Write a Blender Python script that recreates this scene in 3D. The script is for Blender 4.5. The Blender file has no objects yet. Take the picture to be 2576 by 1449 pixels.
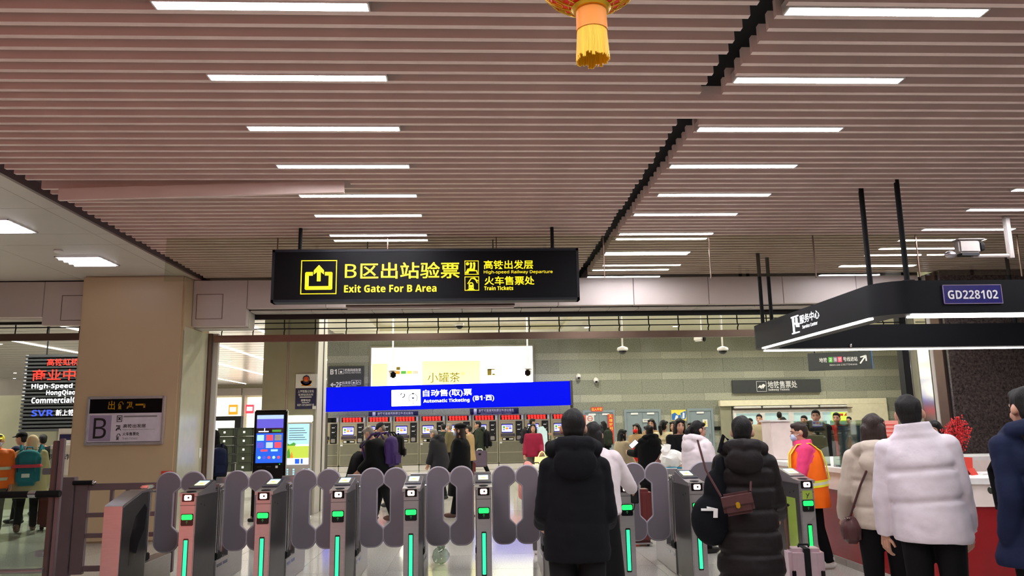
import bpy, bmesh, math, random
from mathutils import Vector, Matrix, Euler

random.seed(11)
S = bpy.context.scene
COL = S.collection
PI = math.pi
R = math.radians

# ------------------------------------------------------------------ camera, light, exposure
EYE = 1.57
F_PX, PITCH, YAW, ROLL = 1936.0, 0.1769, 0.0496, -0.0171
fwd = Vector((math.sin(YAW) * math.cos(PITCH), math.cos(YAW) * math.cos(PITCH), math.sin(PITCH)))
rt0 = Vector((math.cos(YAW), -math.sin(YAW), 0))
up0 = rt0.cross(fwd)
RT = rt0 * math.cos(ROLL) + up0 * math.sin(ROLL)
UP = -rt0 * math.sin(ROLL) + up0 * math.cos(ROLL)
cd = bpy.data.cameras.new('camera')
cam = bpy.data.objects.new('camera', cd)
COL.objects.link(cam)
cd.sensor_width = 36.0
cd.lens = F_PX / 2576 * 36.0
cd.clip_end = 300
cam.matrix_world = Matrix(((RT.x, UP.x, -fwd.x, 0), (RT.y, UP.y, -fwd.y, 0), (RT.z, UP.z, -fwd.z, EYE), (0, 0, 0, 1)))
S.camera = cam

S.view_settings.view_transform = 'Standard'
S.view_settings.look = 'None'
S.view_settings.gamma = 1.0
S.view_settings.use_curve_mapping = False
S.view_settings.exposure = 0.0

LAMP = 78.0          # radiance of the ceiling lamps
W = bpy.data.worlds.new('world')
S.world = W
W.use_nodes = True
W.node_tree.nodes['Background'].inputs[0].default_value = (1.0, 0.93, 0.88, 1)
W.node_tree.nodes['Background'].inputs[1].default_value = 0.06


def lamp(kind, loc, energy, color=(1, 1, 1), rot=(0, 0, 0), **kw):
    l = bpy.data.lights.new(kind.lower() + '_lamp', kind)
    l.energy = energy
    l.color = color
    for k, v in kw.items():
        setattr(l, k, v)
    o = bpy.data.objects.new(l.name, l)
    o.location = loc
    o.rotation_euler = rot
    COL.objects.link(o)
    return o


# the red advertising screen standing behind and left of the photographer
# one broad light added for floor bounce, in place of unseen ceiling lamp rows
lamp('AREA', (0.6, 1.4, 3.88), 300, (1.0, 0.98, 0.97), (0, 0, 0), shape='RECTANGLE', size=9.0, size_y=3.4)
lamp('AREA', (-6.0, -1.5, 1.5), 80, (1.0, 0.22, 0.17), (R(90), 0, R(-35)), shape='RECTANGLE', size=2.6, size_y=2.4)


def at(px, py, Y):
    """world point seen at a pixel of the photograph, at depth Y"""
    d = fwd + RT * ((px - 1288.0) / F_PX) + UP * ((724.5 - py) / F_PX)
    k = Y / d.y
    return Vector((d.x * k, Y, EYE + d.z * k))


def AX(px, Y, py=1065):
    return at(px, py, Y).x


# ------------------------------------------------------------------ materials
def lin(c):
    return tuple(((v / 255) / 12.92 if v / 255 <= 0.04045 else ((v / 255 + 0.055) / 1.055) ** 2.4) for v in c)


MATS = {}


def mk(name, rgb, rough=0.5, metal=0.0, emit=0.0, ecol=None, noise=8.0, amt=0.06, bump=0.0, bscale=60.0, spec=None, stretch=None, sheen=0.0):
    if name in MATS:
        return MATS[name]
    m = bpy.data.materials.new(name)
    m.use_nodes = True
    nt = m.node_tree
    b = nt.nodes['Principled BSDF']
    c = lin(rgb)
    b.inputs['Roughness'].default_value = rough
    b.inputs['Metallic'].default_value = metal
    if spec is not None:
        b.inputs['Specular IOR Level'].default_value = spec
    if sheen:
        b.inputs['Sheen Weight'].default_value = sheen
    b.inputs['Base Color'].default_value = (*c, 1)
    if emit:
        e = lin(ecol or rgb)
        b.inputs['Emission Color'].default_value = (*e, 1)
        b.inputs['Emission Strength'].default_value = emit
    if amt or bump:
        tc = nt.nodes.new('ShaderNodeTexCoord')
        vec = tc.outputs['Object']
        if stretch:
            mp = nt.nodes.new('ShaderNodeMapping')
            mp.inputs['Scale'].default_value = stretch
            nt.links.new(vec, mp.inputs['Vector'])
            vec = mp.outputs['Vector']
    if amt:
        n = nt.nodes.new('ShaderNodeTexNoise')
        n.inputs['Scale'].default_value = noise
        n.inputs['Detail'].default_value = 4
        nt.links.new(vec, n.inputs['Vector'])
        r = nt.nodes.new('ShaderNodeValToRGB')
        r.color_ramp.elements[0].position = 0.3
        r.color_ramp.elements[1].position = 0.7
        r.color_ramp.elements[0].color = (*[max(0, v * (1 - amt)) for v in c], 1)
        r.color_ramp.elements[1].color = (*[min(1, v * (1 + amt)) for v in c], 1)
        nt.links.new(n.outputs['Fac'], r.inputs['Fac'])
        nt.links.new(r.outputs['Color'], b.inputs['Base Color'])
    if bump:
        n2 = nt.nodes.new('ShaderNodeTexNoise')
        n2.inputs['Scale'].default_value = bscale
        n2.inputs['Detail'].default_value = 3
        nt.links.new(vec, n2.inputs['Vector'])
        bp = nt.nodes.new('ShaderNodeBump')
        bp.inputs['Strength'].default_value = bump
        bp.inputs['Distance'].default_value = 0.01
        nt.links.new(n2.outputs['Fac'], bp.inputs['Height'])
        nt.links.new(bp.outputs['Normal'], b.inputs['Normal'])
    MATS[name] = m
    return m


def granite(name, dark, light, scale, rough, bumpy=0.0):
    m = bpy.data.materials.new(name)
    m.use_nodes = True
    nt = m.node_tree
    b = nt.nodes['Principled BSDF']
    b.inputs['Roughness'].default_value = rough
    tc = nt.nodes.new('ShaderNodeTexCoord')
    n = nt.nodes.new('ShaderNodeTexNoise')
    n.inputs['Scale'].default_value = scale
    n.inputs['Detail'].default_value = 5
    n.inputs['Roughness'].default_value = 0.75
    oi = nt.nodes.new('ShaderNodeObjectInfo')
    ad = nt.nodes.new('ShaderNodeVectorMath')
    ad.operation = 'ADD'
    nt.links.new(tc.outputs['Object'], ad.inputs[0])
    nt.links.new(oi.outputs['Location'], ad.inputs[1])
    nt.links.new(ad.outputs[0], n.inputs['Vector'])
    r = nt.nodes.new('ShaderNodeValToRGB')
    r.color_ramp.elements[0].position = 0.36
    r.color_ramp.elements[1].position = 0.64
    r.color_ramp.elements[0].color = (*lin(dark), 1)
    r.color_ramp.elements[1].color = (*lin(light), 1)
    nt.links.new(n.outputs['Fac'], r.inputs['Fac'])
    mx = nt.nodes.new('ShaderNodeMix')
    mx.data_type = 'RGBA'
    mx.blend_type = 'MULTIPLY'
    mx.inputs[0].default_value = 0.16
    nt.links.new(r.outputs['Color'], mx.inputs[6])
    nt.links.new(oi.outputs['Random'], mx.inputs[7])
    nt.links.new(mx.outputs[2], b.inputs['Base Color'])
    MATS[name] = m
    return m


def glass(name, tint=(225, 235, 228), amount=0.12, rough=0.02):
    m = bpy.data.materials.new(name)
    m.use_nodes = True
    nt = m.node_tree
    for n in list(nt.nodes):
        if n.type == 'BSDF_PRINCIPLED':
            nt.nodes.remove(n)
    out = [n for n in nt.nodes if n.type == 'OUTPUT_MATERIAL'][0]
    tr = nt.nodes.new('ShaderNodeBsdfTransparent')
    tr.inputs[0].default_value = (*lin(tint), 1)
    gl = nt.nodes.new('ShaderNodeBsdfGlossy')
    gl.inputs['Roughness'].default_value = rough
    fr = nt.nodes.new('ShaderNodeLayerWeight')
    fr.inputs[0].default_value = 0.5
    pw = nt.nodes.new('ShaderNodeMath')
    pw.operation = 'POWER'
    pw.inputs[1].default_value = 4.0
    nt.links.new(fr.outputs['Facing'], pw.inputs[0])
    mt = nt.nodes.new('ShaderNodeMath')
    mt.operation = 'MULTIPLY_ADD'
    mt.inputs[1].default_value = 0.45
    mt.inputs[2].default_value = 0.02 + amount * 0.2
    nt.links.new(pw.outputs[0], mt.inputs[0])
    mx = nt.nodes.new('ShaderNodeMixShader')
    nt.links.new(mt.outputs[0], mx.inputs[0])
    nt.links.new(tr.outputs[0], mx.inputs[1])
    nt.links.new(gl.outputs[0], mx.inputs[2])
    nt.links.new(mx.outputs[0], out.inputs[0])
    MATS[name] = m
    return m


mk('slat_paint', (222, 200, 191), 0.55, amt=0.05, noise=3)
mk('void_black', (9, 9, 10), 0.9, amt=0.1)
mk('black_metal', (22, 23, 26), 0.45, 0.3)
mk('charcoal', (28, 29, 34), 0.5, spec=.2)
mk('steel', (176, 172, 172), 0.34, 0.92, amt=0.05, bump=0.04, bscale=200, stretch=(1, 1, 8))
mk('tvm_paint', (178, 172, 150), 0.4, 0.25, amt=0.04)
mk('tvm_panel', (122, 119, 102), 0.42, 0.25, amt=0.05)
mk('steel_dark', (96, 94, 92), 0.38, 0.85, amt=0.06)
mk('chrome', (215, 215, 218), 0.12, 1.0, amt=0.02)
mk('kiosk_black', (8, 8, 9), 0.5, spec=.2)
mk('canopy_black', (20, 21, 25), 0.5, spec=.15)
mk('bracket_grey', (150, 142, 136), 0.5)
mk('frame_aluminium', (226, 220, 220), 0.22, 0.75)
mk('mirror_steel', (214, 212, 200), 0.1, 1.0, amt=0.03)
mk('bronze', (118, 96, 86), 0.32, 0.8, amt=0.05)
mk('fence_paint', (112, 96, 100), 0.4, 0.45, amt=0.05)
mk('flap_grey', (102, 94, 100), 0.6, amt=0.03, bump=0.03, bscale=300)
mk('flap_edge', (150, 143, 150), 0.5)
mk('rubber_black', (14, 14, 15), 0.7, spec=.2)
mk('white_paint', (225, 222, 218), 0.45)
mk('panel_white', (196, 190, 182), 0.4, amt=0.03, noise=2)
mk('fascia_paint', (198, 186, 180), 0.42, amt=0.04, noise=2)
mk('column_paint', (190, 166, 132), 0.42, amt=0.03, noise=1.5)
mk('hall_column', (150, 148, 126), 0.35, amt=0.05, noise=3)
mk('hall_ceiling', (226, 222, 196), 0.5, amt=0.03)
mk('concourse_metal', (205, 200, 190), 0.22, 0.6, amt=0.04)
mk('cream', (232, 224, 196), 0.5)
mk('door_paint', (132, 146, 152), 0.45, amt=0.03)
mk('lamp_white', (255, 253, 250), 0.4, emit=LAMP, ecol=(250, 248, 255), amt=0)
mk('grille_tube', (240, 238, 255), 0.4, emit=6, amt=0)
mk('downlight_glow', (255, 250, 235), 0.4, emit=30, amt=0)
mk('canopy_glow', (255, 252, 246), 0.4, emit=9, amt=0)
mk('yellow_glow', (255, 226, 20), 0.5, emit=1.1, ecol=(255, 222, 10), amt=0)
mk('strip_glow', (255, 252, 246), 0.5, emit=5, amt=0)
mk('white_glow', (250, 250, 255), 0.5, emit=1.3, amt=0)
mk('blue_glow', (0, 2, 90), 0.5, spec=.05, emit=.95, ecol=(0, 14, 240), amt=0)
mk('ad_white', (255, 255, 226), 0.5, emit=2.2, amt=0)
mk('ad_yellow', (255, 250, 150), 0.5, emit=1.05, amt=0)
mk('ad_gold', (140, 120, 10), 0.5, amt=0)
mk('green_glow', (30, 235, 90), 0.4, emit=1.6, ecol=(20, 240, 90), amt=0)
mk('mint_glow', (40, 240, 150), 0.4, emit=1.25, ecol=(45, 240, 150), amt=0)
mk('arrow_dim', (20, 110, 60), 0.4, emit=.5, ecol=(20, 120, 60), amt=0)
mk('reflection_steel', (226, 222, 196), 0.28, 0.55, amt=0.04)  # pale greenish base colour stands in for the bright hall reflected in steel
mk('red_glow', (255, 40, 30), 0.4, emit=2.0, ecol=(255, 40, 34), amt=0)
mk('scan_glow', (255, 215, 205), 0.4, emit=1.5, amt=0)
mk('screen_blue', (30, 95, 225), 0.3, emit=0.85, amt=0)
mk('screen_sky', (175, 205, 250), 0.3, emit=0.9, amt=0)
mk('screen_violet', (96, 92, 215), 0.3, emit=0.8, amt=0)
mk('screen_cyan', (170, 228, 250), 0.3, emit=0.95, amt=0)
mk('screen_lime', (190, 215, 80), 0.3, emit=0.8, amt=0)
mk('screen_green', (80, 160, 60), 0.3, emit=0.7, amt=0)
mk('screen_white', (242, 246, 255), 0.3, emit=1.0, amt=0)
mk('screen_orange', (250, 140, 50), 0.3, emit=0.8, amt=0)
mk('screen_red', (240, 80, 100), 0.3, emit=0.85, amt=0)
mk('screen_dark', (30, 34, 52), 0.15, amt=0)
mk('reader_cream', (226, 232, 190), 0.3, emit=0.75, amt=0)
mk('reader_gold', (222, 190, 90), 0.3, emit=0.7, amt=0)
mk('reader_frame', (58, 58, 76), 0.25, 0.3)
mk('black_gloss', (8, 8, 9), 0.15)
mk('sign_black', (8, 8, 11), 0.4, spec=.12)
mk('sign_grey', (62, 64, 66), 0.4)
mk('print_white', (235, 235, 235), 0.5, amt=0)
mk('print_black', (20, 18, 22), 0.5, amt=0)
mk('print_grey', (120, 114, 120), 0.5, amt=0)
mk('poster_blue', (100, 126, 178), 0.4)
mk('tassel_orange', (236, 140, 24), 0.45)
mk('print_navy', (26, 28, 72), 0.5)
mk('print_lilac', (150, 134, 158), 0.5)
mk('plate_lilac', (206, 196, 206), 0.4)
mk('navy_plate', (30, 26, 104), 0.3)
mk('letter_red', (235, 52, 40), 0.5, emit=0.55, ecol=(240, 40, 30), amt=0)
mk('letter_blue', (50, 80, 235), 0.5, emit=0.5, amt=0)
mk('paper_red', (214, 62, 46), 0.6)
mk('paper_white', (226, 226, 222), 0.6)
mk('paper_yellow', (240, 220, 90), 0.6)
mk('paper_blue', (40, 110, 190), 0.6)
mk('paper_pink', (232, 150, 138), 0.6)
mk('sticker_green', (136, 158, 58), 0.45)
mk('counter_white', (232, 216, 208), 0.3)
mk('counter_red', (140, 14, 22), 0.25, amt=0.04)
mk('kerb_stone', (150, 140, 132), 0.5)
mk('crate_green', (36, 42, 24), 0.4, amt=0.1)
mk('plant_red', (200, 40, 44), 0.6, amt=0.2)
mk('gold_thread', (255, 190, 30), 0.4, amt=0.15, noise=60, stretch=(1, 1, 0.05))
mk('gold_foil', (214, 168, 40), 0.3, 0.7)
mk('lantern_red', (205, 30, 20), 0.35, emit=0.15, ecol=(205, 30, 20))
mk('skin', (186, 140, 116), 0.55, amt=0.04)
mk('skin_dark', (170, 122, 98), 0.55, amt=0.04)
mk('lip', (168, 92, 84), 0.5, amt=0)
mk('eye_dark', (24, 18, 16), 0.3, amt=0)
mk('mask_blue', (172, 190, 216), 0.7)
mk('hair_black', (14, 12, 12), 0.6, spec=.3, bump=0.6, bscale=40, stretch=(6, 6, 0.6), amt=0.2)
mk('hair_brown', (42, 28, 22), 0.5, spec=.35, bump=0.6, bscale=40, stretch=(6, 6, 0.6), amt=0.2)
mk('hair_grey', (120, 112, 104), 0.5, bump=0.3, bscale=60, amt=0.2)
granite('floor_stone', (160, 156, 150), (214, 210, 202), 70, 0.09)
granite('wall_stone_dark', (116, 119, 108), (166, 168, 152), 30, 0.2)
granite('wall_stone_light', (142, 143, 130), (192, 192, 174), 30, 0.2)
granite('pillar_stone', (44, 37, 36), (98, 86, 82), 26, 0.22)
glass('clear_glass')
glass('barrier_glass', (240, 243, 234), 0.3)
glass('acrylic', (214, 224, 216), 0.3)

# ------------------------------------------------------------------ mesh helpers
TMP = bpy.data.scenes.new('tmp')


class MB:
    def __init__(self, mat=None):
        self.v, self.f, self.mi, self.mats, self.cur = [], [], [], [], 0
        if mat:
            self.m(mat)

    def m(self, mat):
        mat = MATS[mat] if isinstance(mat, str) else mat
        if mat not in self.mats:
            self.mats.append(mat)
        self.cur = self.mats.index(mat)
        return self

    def add(self, vs, fs, M=None):
        o = len(self.v)
        if M is not None:
            vs = [M @ Vector(v) for v in vs]
        self.v += [tuple(v) for v in vs]
        self.f += [tuple(i + o for i in f) for f in fs]
        self.mi += [self.cur] * len(fs)
        return self

    def box(self, x0, x1, y0, y1, z0, z1, bev=0.0, M=None):
        if bev <= 0:
            v = [(x, y, z) for z in (z0, z1) for y in (y0, y1) for x in (x0, x1)]
            f = [(0, 2, 3, 1), (4, 5, 7, 6), (0, 1, 5, 4), (2, 6, 7, 3), (0, 4, 6, 2), (1, 3, 7, 5)]
            return self.add(v, f, M)
        bm = bmesh.new()
        bmesh.ops.create_cube(bm, size=1)
        for q in bm.verts:
            q.co = Vector(((x0 + x1) / 2 + q.co.x * (x1 - x0), (y0 + y1) / 2 + q.co.y * (y1 - y0), (z0 + z1) / 2 + q.co.z * (z1 - z0)))
        bmesh.ops.bevel(bm, geom=list(bm.edges), offset=bev, segments=2, affect='EDGES')
        bm.verts.index_update()
        v = [q.co.copy() for q in bm.verts]
        f = [[q.index for q in fc.verts] for fc in bm.faces]
        bm.free()
        return self.add(v, f, M)

    def loft(self, rings, cap=True, M=None):
        n = len(rings[0])
        vs = [p for r in rings for p in r]
        fs = []
        for i in range(len(rings) - 1):
            for j in range(n):
                a, b = i * n + j, i * n + (j + 1) % n
                fs.append((a, b, b + n, a + n))
        if cap:
            fs.append(tuple(range(n - 1, -1, -1)))
            fs.append(tuple(range((len(rings) - 1) * n, len(rings) * n)))
        return self.add(vs, fs, M)

    def path(self, pts, rad, n=10, cap=True, M=None):
        """tube through points, rad a number or one per point"""
        pts = [Vector(p) for p in pts]
        if not isinstance(rad, (list, tuple)):
            rad = [rad] * len(pts)
        rings = []
        pu = None
        for i, p in enumerate(pts):
            t = (pts[min(i + 1, len(pts) - 1)] - pts[max(i - 1, 0)]).normalized()
            if pu is None:
                pu = t.orthogonal().normalized()
            else:
                pu = (pu - t * pu.dot(t)).normalized()
            w = t.cross(pu)
            rings.append([p + (pu * math.cos(2 * PI * k / n) + w * math.sin(2 * PI * k / n)) * rad[i] for k in range(n)])
        return self.loft(rings, cap, M)

    def tube(self, p, q, r, r2=None, n=10):
        return self.path([p, q], [r, r if r2 is None else r2], n)

    def capsule(self, p, q, r0, r1, n=12):
        p, q = Vector(p), Vector(q)
        d = q - p
        L = d.length
        t = d / L if L > 1e-6 else Vector((0, 0, 1))
        pts, rad = [], []
        for a in (80, 50, 25):
            pts.append(p - t * r0 * math.sin(R(a)))
            rad.append(r0 * math.cos(R(a)))
        for k in range(5):
            pts.append(p + d * (k / 4))
            rad.append(r0 + (r1 - r0) * k / 4)
        for a in (25, 50, 80):
            pts.append(q + t * r1 * math.sin(R(a)))
            rad.append(r1 * math.cos(R(a)))
        return self.path(pts, rad, n)

    def ell(self, c, r, u=16, v=10, M=None, zmin=None):
        vs, fs = [], []
        for i in range(1, v):
            th = PI * i / v
            for j in range(u):
                ph = 2 * PI * j / u
                vs.append((c[0] + r[0] * math.sin(th) * math.cos(ph), c[1] + r[1] * math.sin(th) * math.sin(ph), c[2] + r[2] * math.cos(th)))
        vs += [(c[0], c[1], c[2] + r[2]), (c[0], c[1], c[2] - r[2])]
        t, b = len(vs) - 2, len(vs) - 1
        for i in range(v - 2):
            for j in range(u):
                a, k = i * u + j, i * u + (j + 1) % u
                fs.append((a, k, k + u, a + u)[::-1])
        for j in range(u):
            fs.append((t, j, (j + 1) % u))
            fs.append((b, (v - 2) * u + (j + 1) % u, (v - 2) * u + j))
        if zmin is not None:
            vs = [(x, y, max(z, zmin)) for x, y, z in vs]
        return self.add(vs, fs, M)

    def prism(self, pts, y0, y1, M=None):
        """outline of (x, z) pushed along y"""
        n = len(pts)
        vs = [(x, y0, z) for x, z in pts] + [(x, y1, z) for x, z in pts]
        fs = [tuple(range(n)), tuple(range(2 * n - 1, n - 1, -1))]
        fs += [(i, (i + 1) % n, (i + 1) % n + n, i + n) for i in range(n)]
        return self.add(vs, fs, M)

    def prismx(self, pts, x0, x1, M=None):
        """outline of (y, z) pushed along x"""
        n = len(pts)
        vs = [(x0, y, z) for y, z in pts] + [(x1, y, z) for y, z in pts]
        fs = [tuple(range(n)), tuple(range(2 * n - 1, n - 1, -1))]
        fs += [(i, (i + 1) % n, (i + 1) % n + n, i + n) for i in range(n)]
        return self.add(vs, fs, M)

    def lathe(self, prof, n=24, c=(0, 0, 0), M=None):
        rings = [[(c[0] + r * math.cos(2 * PI * k / n), c[1] + r * math.sin(2 * PI * k / n), c[2] + z) for k in range(n)] for r, z in prof]
        return self.loft(rings, True, M)

    def disc(self, cx, cz, r, y0, y1, n=20):
        return self.prism([(cx + r * math.cos(2 * PI * k / n), cz + r * math.sin(2 * PI * k / n)) for k in range(n)], y0, y1)

    def strip(self, pts, w, y0, y1):
        """flat line of width w through (x, z) points"""
        for (a, b), (c, d) in zip(pts[:-1], pts[1:]):
            L = math.hypot(c - a, d - b)
            nx, nz = -(d - b) / L * w / 2, (c - a) / L * w / 2
            ex, ez = (c - a) / L * w * 0.3, (d - b) / L * w * 0.3
            self.prism([(a + nx - ex, b + nz - ez), (c + nx + ex, d + nz + ez), (c - nx + ex, d - nz + ez), (a - nx - ex, b - nz - ez)], y0, y1)
        return self

    def mesh(self, name, smooth=True, angle=38):
        me = bpy.data.meshes.new(name)
        me.from_pydata(self.v, [], self.f)
        for m in self.mats:
            me.materials.append(m)
        for p, i in zip(me.polygons, self.mi):
            p.material_index = i
        bm = bmesh.new()
        bm.from_mesh(me)
        bmesh.ops.recalc_face_normals(bm, faces=bm.faces)
        bm.to_mesh(me)
        bm.free()
        if smooth:
            me.polygons.foreach_set('use_smooth', [True] * len(me.polygons))
            me.set_sharp_from_angle(angle=R(angle))
        me.update()
        return me

    def build(self, name, parent=None, loc=(0, 0, 0), smooth=True, label=None):
        return link(name, self.mesh(name, smooth), parent, loc, label)


def link(name, me, parent=None, loc=(0, 0, 0), label=None):
    o = bpy.data.objects.new(name, me)
    COL.objects.link(o)
    o.parent = parent
    o.location = loc
    if label:
        o['label'] = label
    return o


def thing(name, label, cat, loc=(0, 0, 0), rz=0.0, group=None):
    o = bpy.data.objects.new(name, None)
    o.empty_display_size = 0.1
    COL.objects.link(o)
    o.location = loc
    o.rotation_euler = (0, 0, rz)
    o['label'] = label
    o['category'] = cat
    if group:
        o['group'] = group
    return o


def tag(o, label, cat, group=None):
    o['label'] = label
    o['category'] = cat
    if group:
        o['group'] = group
    return o


def struct(name, mb, parent=None, loc=(0, 0, 0)):
    o = mb.build(name, parent, loc) if mb else None
    if o is None:
        o = bpy.data.objects.new(name, None)
        COL.objects.link(o)
        o.location = loc
    if parent is None:
        o['kind'] = 'structure'
    return o


def copy_tree(root, parent=None, label=None, loc=None, rz=None):
    c = root.copy()
    COL.objects.link(c)
    c.parent = parent
    for ch in root.children:
        copy_tree(ch, c)
    if label:
        c['label'] = label
    if loc is not None:
        c.location = loc
    if rz is not None:
        c.rotation_euler = (0, 0, rz)
    return c


def remesh(mb, name, vox, smooth=4, mats=None):
    """one continuous skin around the overlapping shapes of mb"""
    me = bpy.data.meshes.new(name)
    me.from_pydata(mb.v, [], mb.f)
    bm = bmesh.new()
    bm.from_mesh(me)
    bmesh.ops.recalc_face_normals(bm, faces=bm.faces)
    bm.to_mesh(me)
    bm.free()
    o = bpy.data.objects.new(name, me)
    TMP.collection.objects.link(o)
    md = o.modifiers.new('r', 'REMESH')
    md.mode = 'VOXEL'
    md.voxel_size = vox
    md.use_smooth_shade = True
    if smooth:
        sm = o.modifiers.new('s', 'SMOOTH')
        sm.factor = 0.5
        sm.iterations = smooth
    with bpy.context.temp_override(scene=TMP, view_layer=TMP.view_layers[0]):
        dg = bpy.context.evaluated_depsgraph_get()
        dg.update()
        out = bpy.data.meshes.new_from_object(o.evaluated_get(dg))
    bpy.data.objects.remove(o)
    bpy.data.meshes.remove(me)
    out.name = name
    out.materials.clear()
    for m in (mats or mb.mats):
        out.materials.append(m)
    return out


TXT = {}


def txt_geo(s, bold):
    if (s, bold) in TXT:
        return TXT[(s, bold)]
    cu = bpy.data.curves.new('t', 'FONT')
    cu.body = s
    cu.size = 1.0
    cu.resolution_u = 2
    cu.offset = bold
    cu.extrude = 0.0
    cu.fill_mode = 'FRONT'
    o = bpy.data.objects.new('t', cu)
    TMP.collection.objects.link(o)
    me = o.to_mesh()
    v = [(q.co.x, q.co.y) for q in me.vertices]
    f = [tuple(p.vertices) for p in me.polygons]
    o.to_mesh_clear()
    bpy.data.objects.remove(o)
    bpy.data.curves.remove(cu)
    TXT[(s, bold)] = (v, f)
    return v, f


def sans(s, heavy):
    # plain latin letters and digits in the sans shapes the signs use
    A0, a0, n0 = (0x1D5D4, 0x1D5EE, 0x1D7EC) if heavy else (0x1D5A0, 0x1D5BA, 0x1D7E2)
    out = ''
    for ch in s:
        if 'A' <= ch <= 'Z':
            ch = chr(A0 + ord(ch) - 65)
        elif 'a' <= ch <= 'z':
            ch = chr(a0 + ord(ch) - 97)
        elif '0' <= ch <= '9':
            ch = chr(n0 + ord(ch) - 48)
        out += ch
    return out


def letters(parent, s, x0, x1, z0, z1, mat, y=-0.004, bold=0.0, name='lettering'):
    """lettering stretched into the rectangle x0..x1, z0..z1 on the plane y of its parent (front is -y)"""
    cjk = any(ord(ch) > 0x3000 for ch in s)
    v, f = txt_geo(sans(s, bold >= .015), min(bold, .01) if cjk else 0.0)
    if not v:
        return None
    a0, a1 = min(p[0] for p in v), max(p[0] for p in v)
    b0, b1 = min(p[1] for p in v), max(p[1] for p in v)
    vs = [(x0 + (p[0] - a0) / (a1 - a0) * (x1 - x0), y, z0 + (p[1] - b0) / max(b1 - b0, 1e-6) * (z1 - z0)) for p in v]
    me = bpy.data.meshes.new(name)
    me.from_pydata(vs, [], f)
    me.materials.append(MATS[mat])
    me.update()
    return link(name, me, parent)
# ------------------------------------------------------------------ setting: floor
CEIL = 3.92
fl = struct('floor', MB('kerb_stone').box(-30, 20, -4, 64, -0.12, -0.008))
tile_me = MB('floor_stone').box(-0.497, 0.497, -0.497, 0.497, -0.008, 0.0).mesh('floor_tile', False)
for ix in range(-8, 6):
    for iy in range(8, 22):
        link('floor_tile', tile_me, fl, (ix + 0.5, iy + 0.5, 0))
mb = MB('floor_stone')
for ix in range(-24, 18):
    for iy in range(-2, 60):
        if not (-8 <= ix < 6 and 8 <= iy < 22):
            mb.add([(ix + .003, iy + .003, 0), (ix + .997, iy + .003, 0), (ix + .997, iy + .997, 0), (ix + .003, iy + .997, 0)], [(0, 1, 2, 3)])
far = mb.build('floor_tiling', fl, smooth=False)
far['kind'] = 'stuff'

# ------------------------------------------------------------------ setting: slatted ceiling
PITCH_S = 0.151
ce = struct('ceiling', MB('void_black').box(-12, 10.5, -4, 12.6, CEIL + 0.2, CEIL + 0.3))
slat_l = MB('slat_paint').box(-4.2, 1.64, -0.021, 0.021, 0, 0.115).mesh('slat', False)
slat_r = MB('slat_paint').box(1.80, 9.7, -0.021, 0.021, 0, 0.115).mesh('slat', False)
slat_w = MB('slat_paint').box(-4.2, 9.7, -0.021, 0.021, 0, 0.115).mesh('slat', False)
ROW0 = 4.04
for n in range(-6, 53):
    y = ROW0 + PITCH_S * (n + 0.5)
    if n in (8, 9, 10):
        link('slat', slat_w, ce, (0, y, CEIL))
        continue
    if n == 21:      # the sagging slat that has slipped out of its clips
        s = MB('slat_paint').box(-2.7, 0, -0.021, 0.021, 0, 0.115).build('slat', ce, (-1.26, y, CEIL - 0.09), False, 'slipped slat hanging down at its right end')
        s.rotation_euler = (0, R(-1.5), 0)
        MBs = MB('slat_paint').box(-1.20, 1.64, -0.021, 0.021, 0, 0.115).build('slat', ce, (0, y, CEIL), False)
        link('slat', slat_r, ce, (0, y, CEIL))
        continue
    link('slat', slat_l, ce, (random.uniform(-.012, .012), y, CEIL + random.uniform(-.003, .003)))
    link('slat', slat_r, ce, (random.uniform(-.012, .012), y, CEIL + random.uniform(-.003, .003)))
# carriers above the slats and the edge trim beside the flat panels
for x in (-3.0, -0.6, 3.0, 5.4, 7.8):
    MB('black_metal').box(x - .02, x + .02, 2.8, 12.1, CEIL + .13, CEIL + .17).build('carrier_rail', ce, smooth=False)
MB('fence_paint').box(-4.34, -4.30, -2, 12.15, CEIL - .005, CEIL + .2).box(-4.30, -4.21, -2, 12.15, CEIL + .10, CEIL + .2).build('edge_trim', ce, smooth=False)
# flat panels to the left
xs = [-10.6, -9.1, -7.6, -6.1, -4.56, -4.34]
ys = [2.0, 4.4, 6.9, 8.1, 9.2, 9.76, 12.15]
for i in range(len(xs) - 1):
    for j in range(len(ys) - 1):
        MB('panel_white').box(xs[i] + .004, xs[i + 1] - .004, ys[j] + .004, ys[j + 1] - .004, CEIL, CEIL + .02).build('ceiling_panel', ce, smooth=False)

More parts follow.
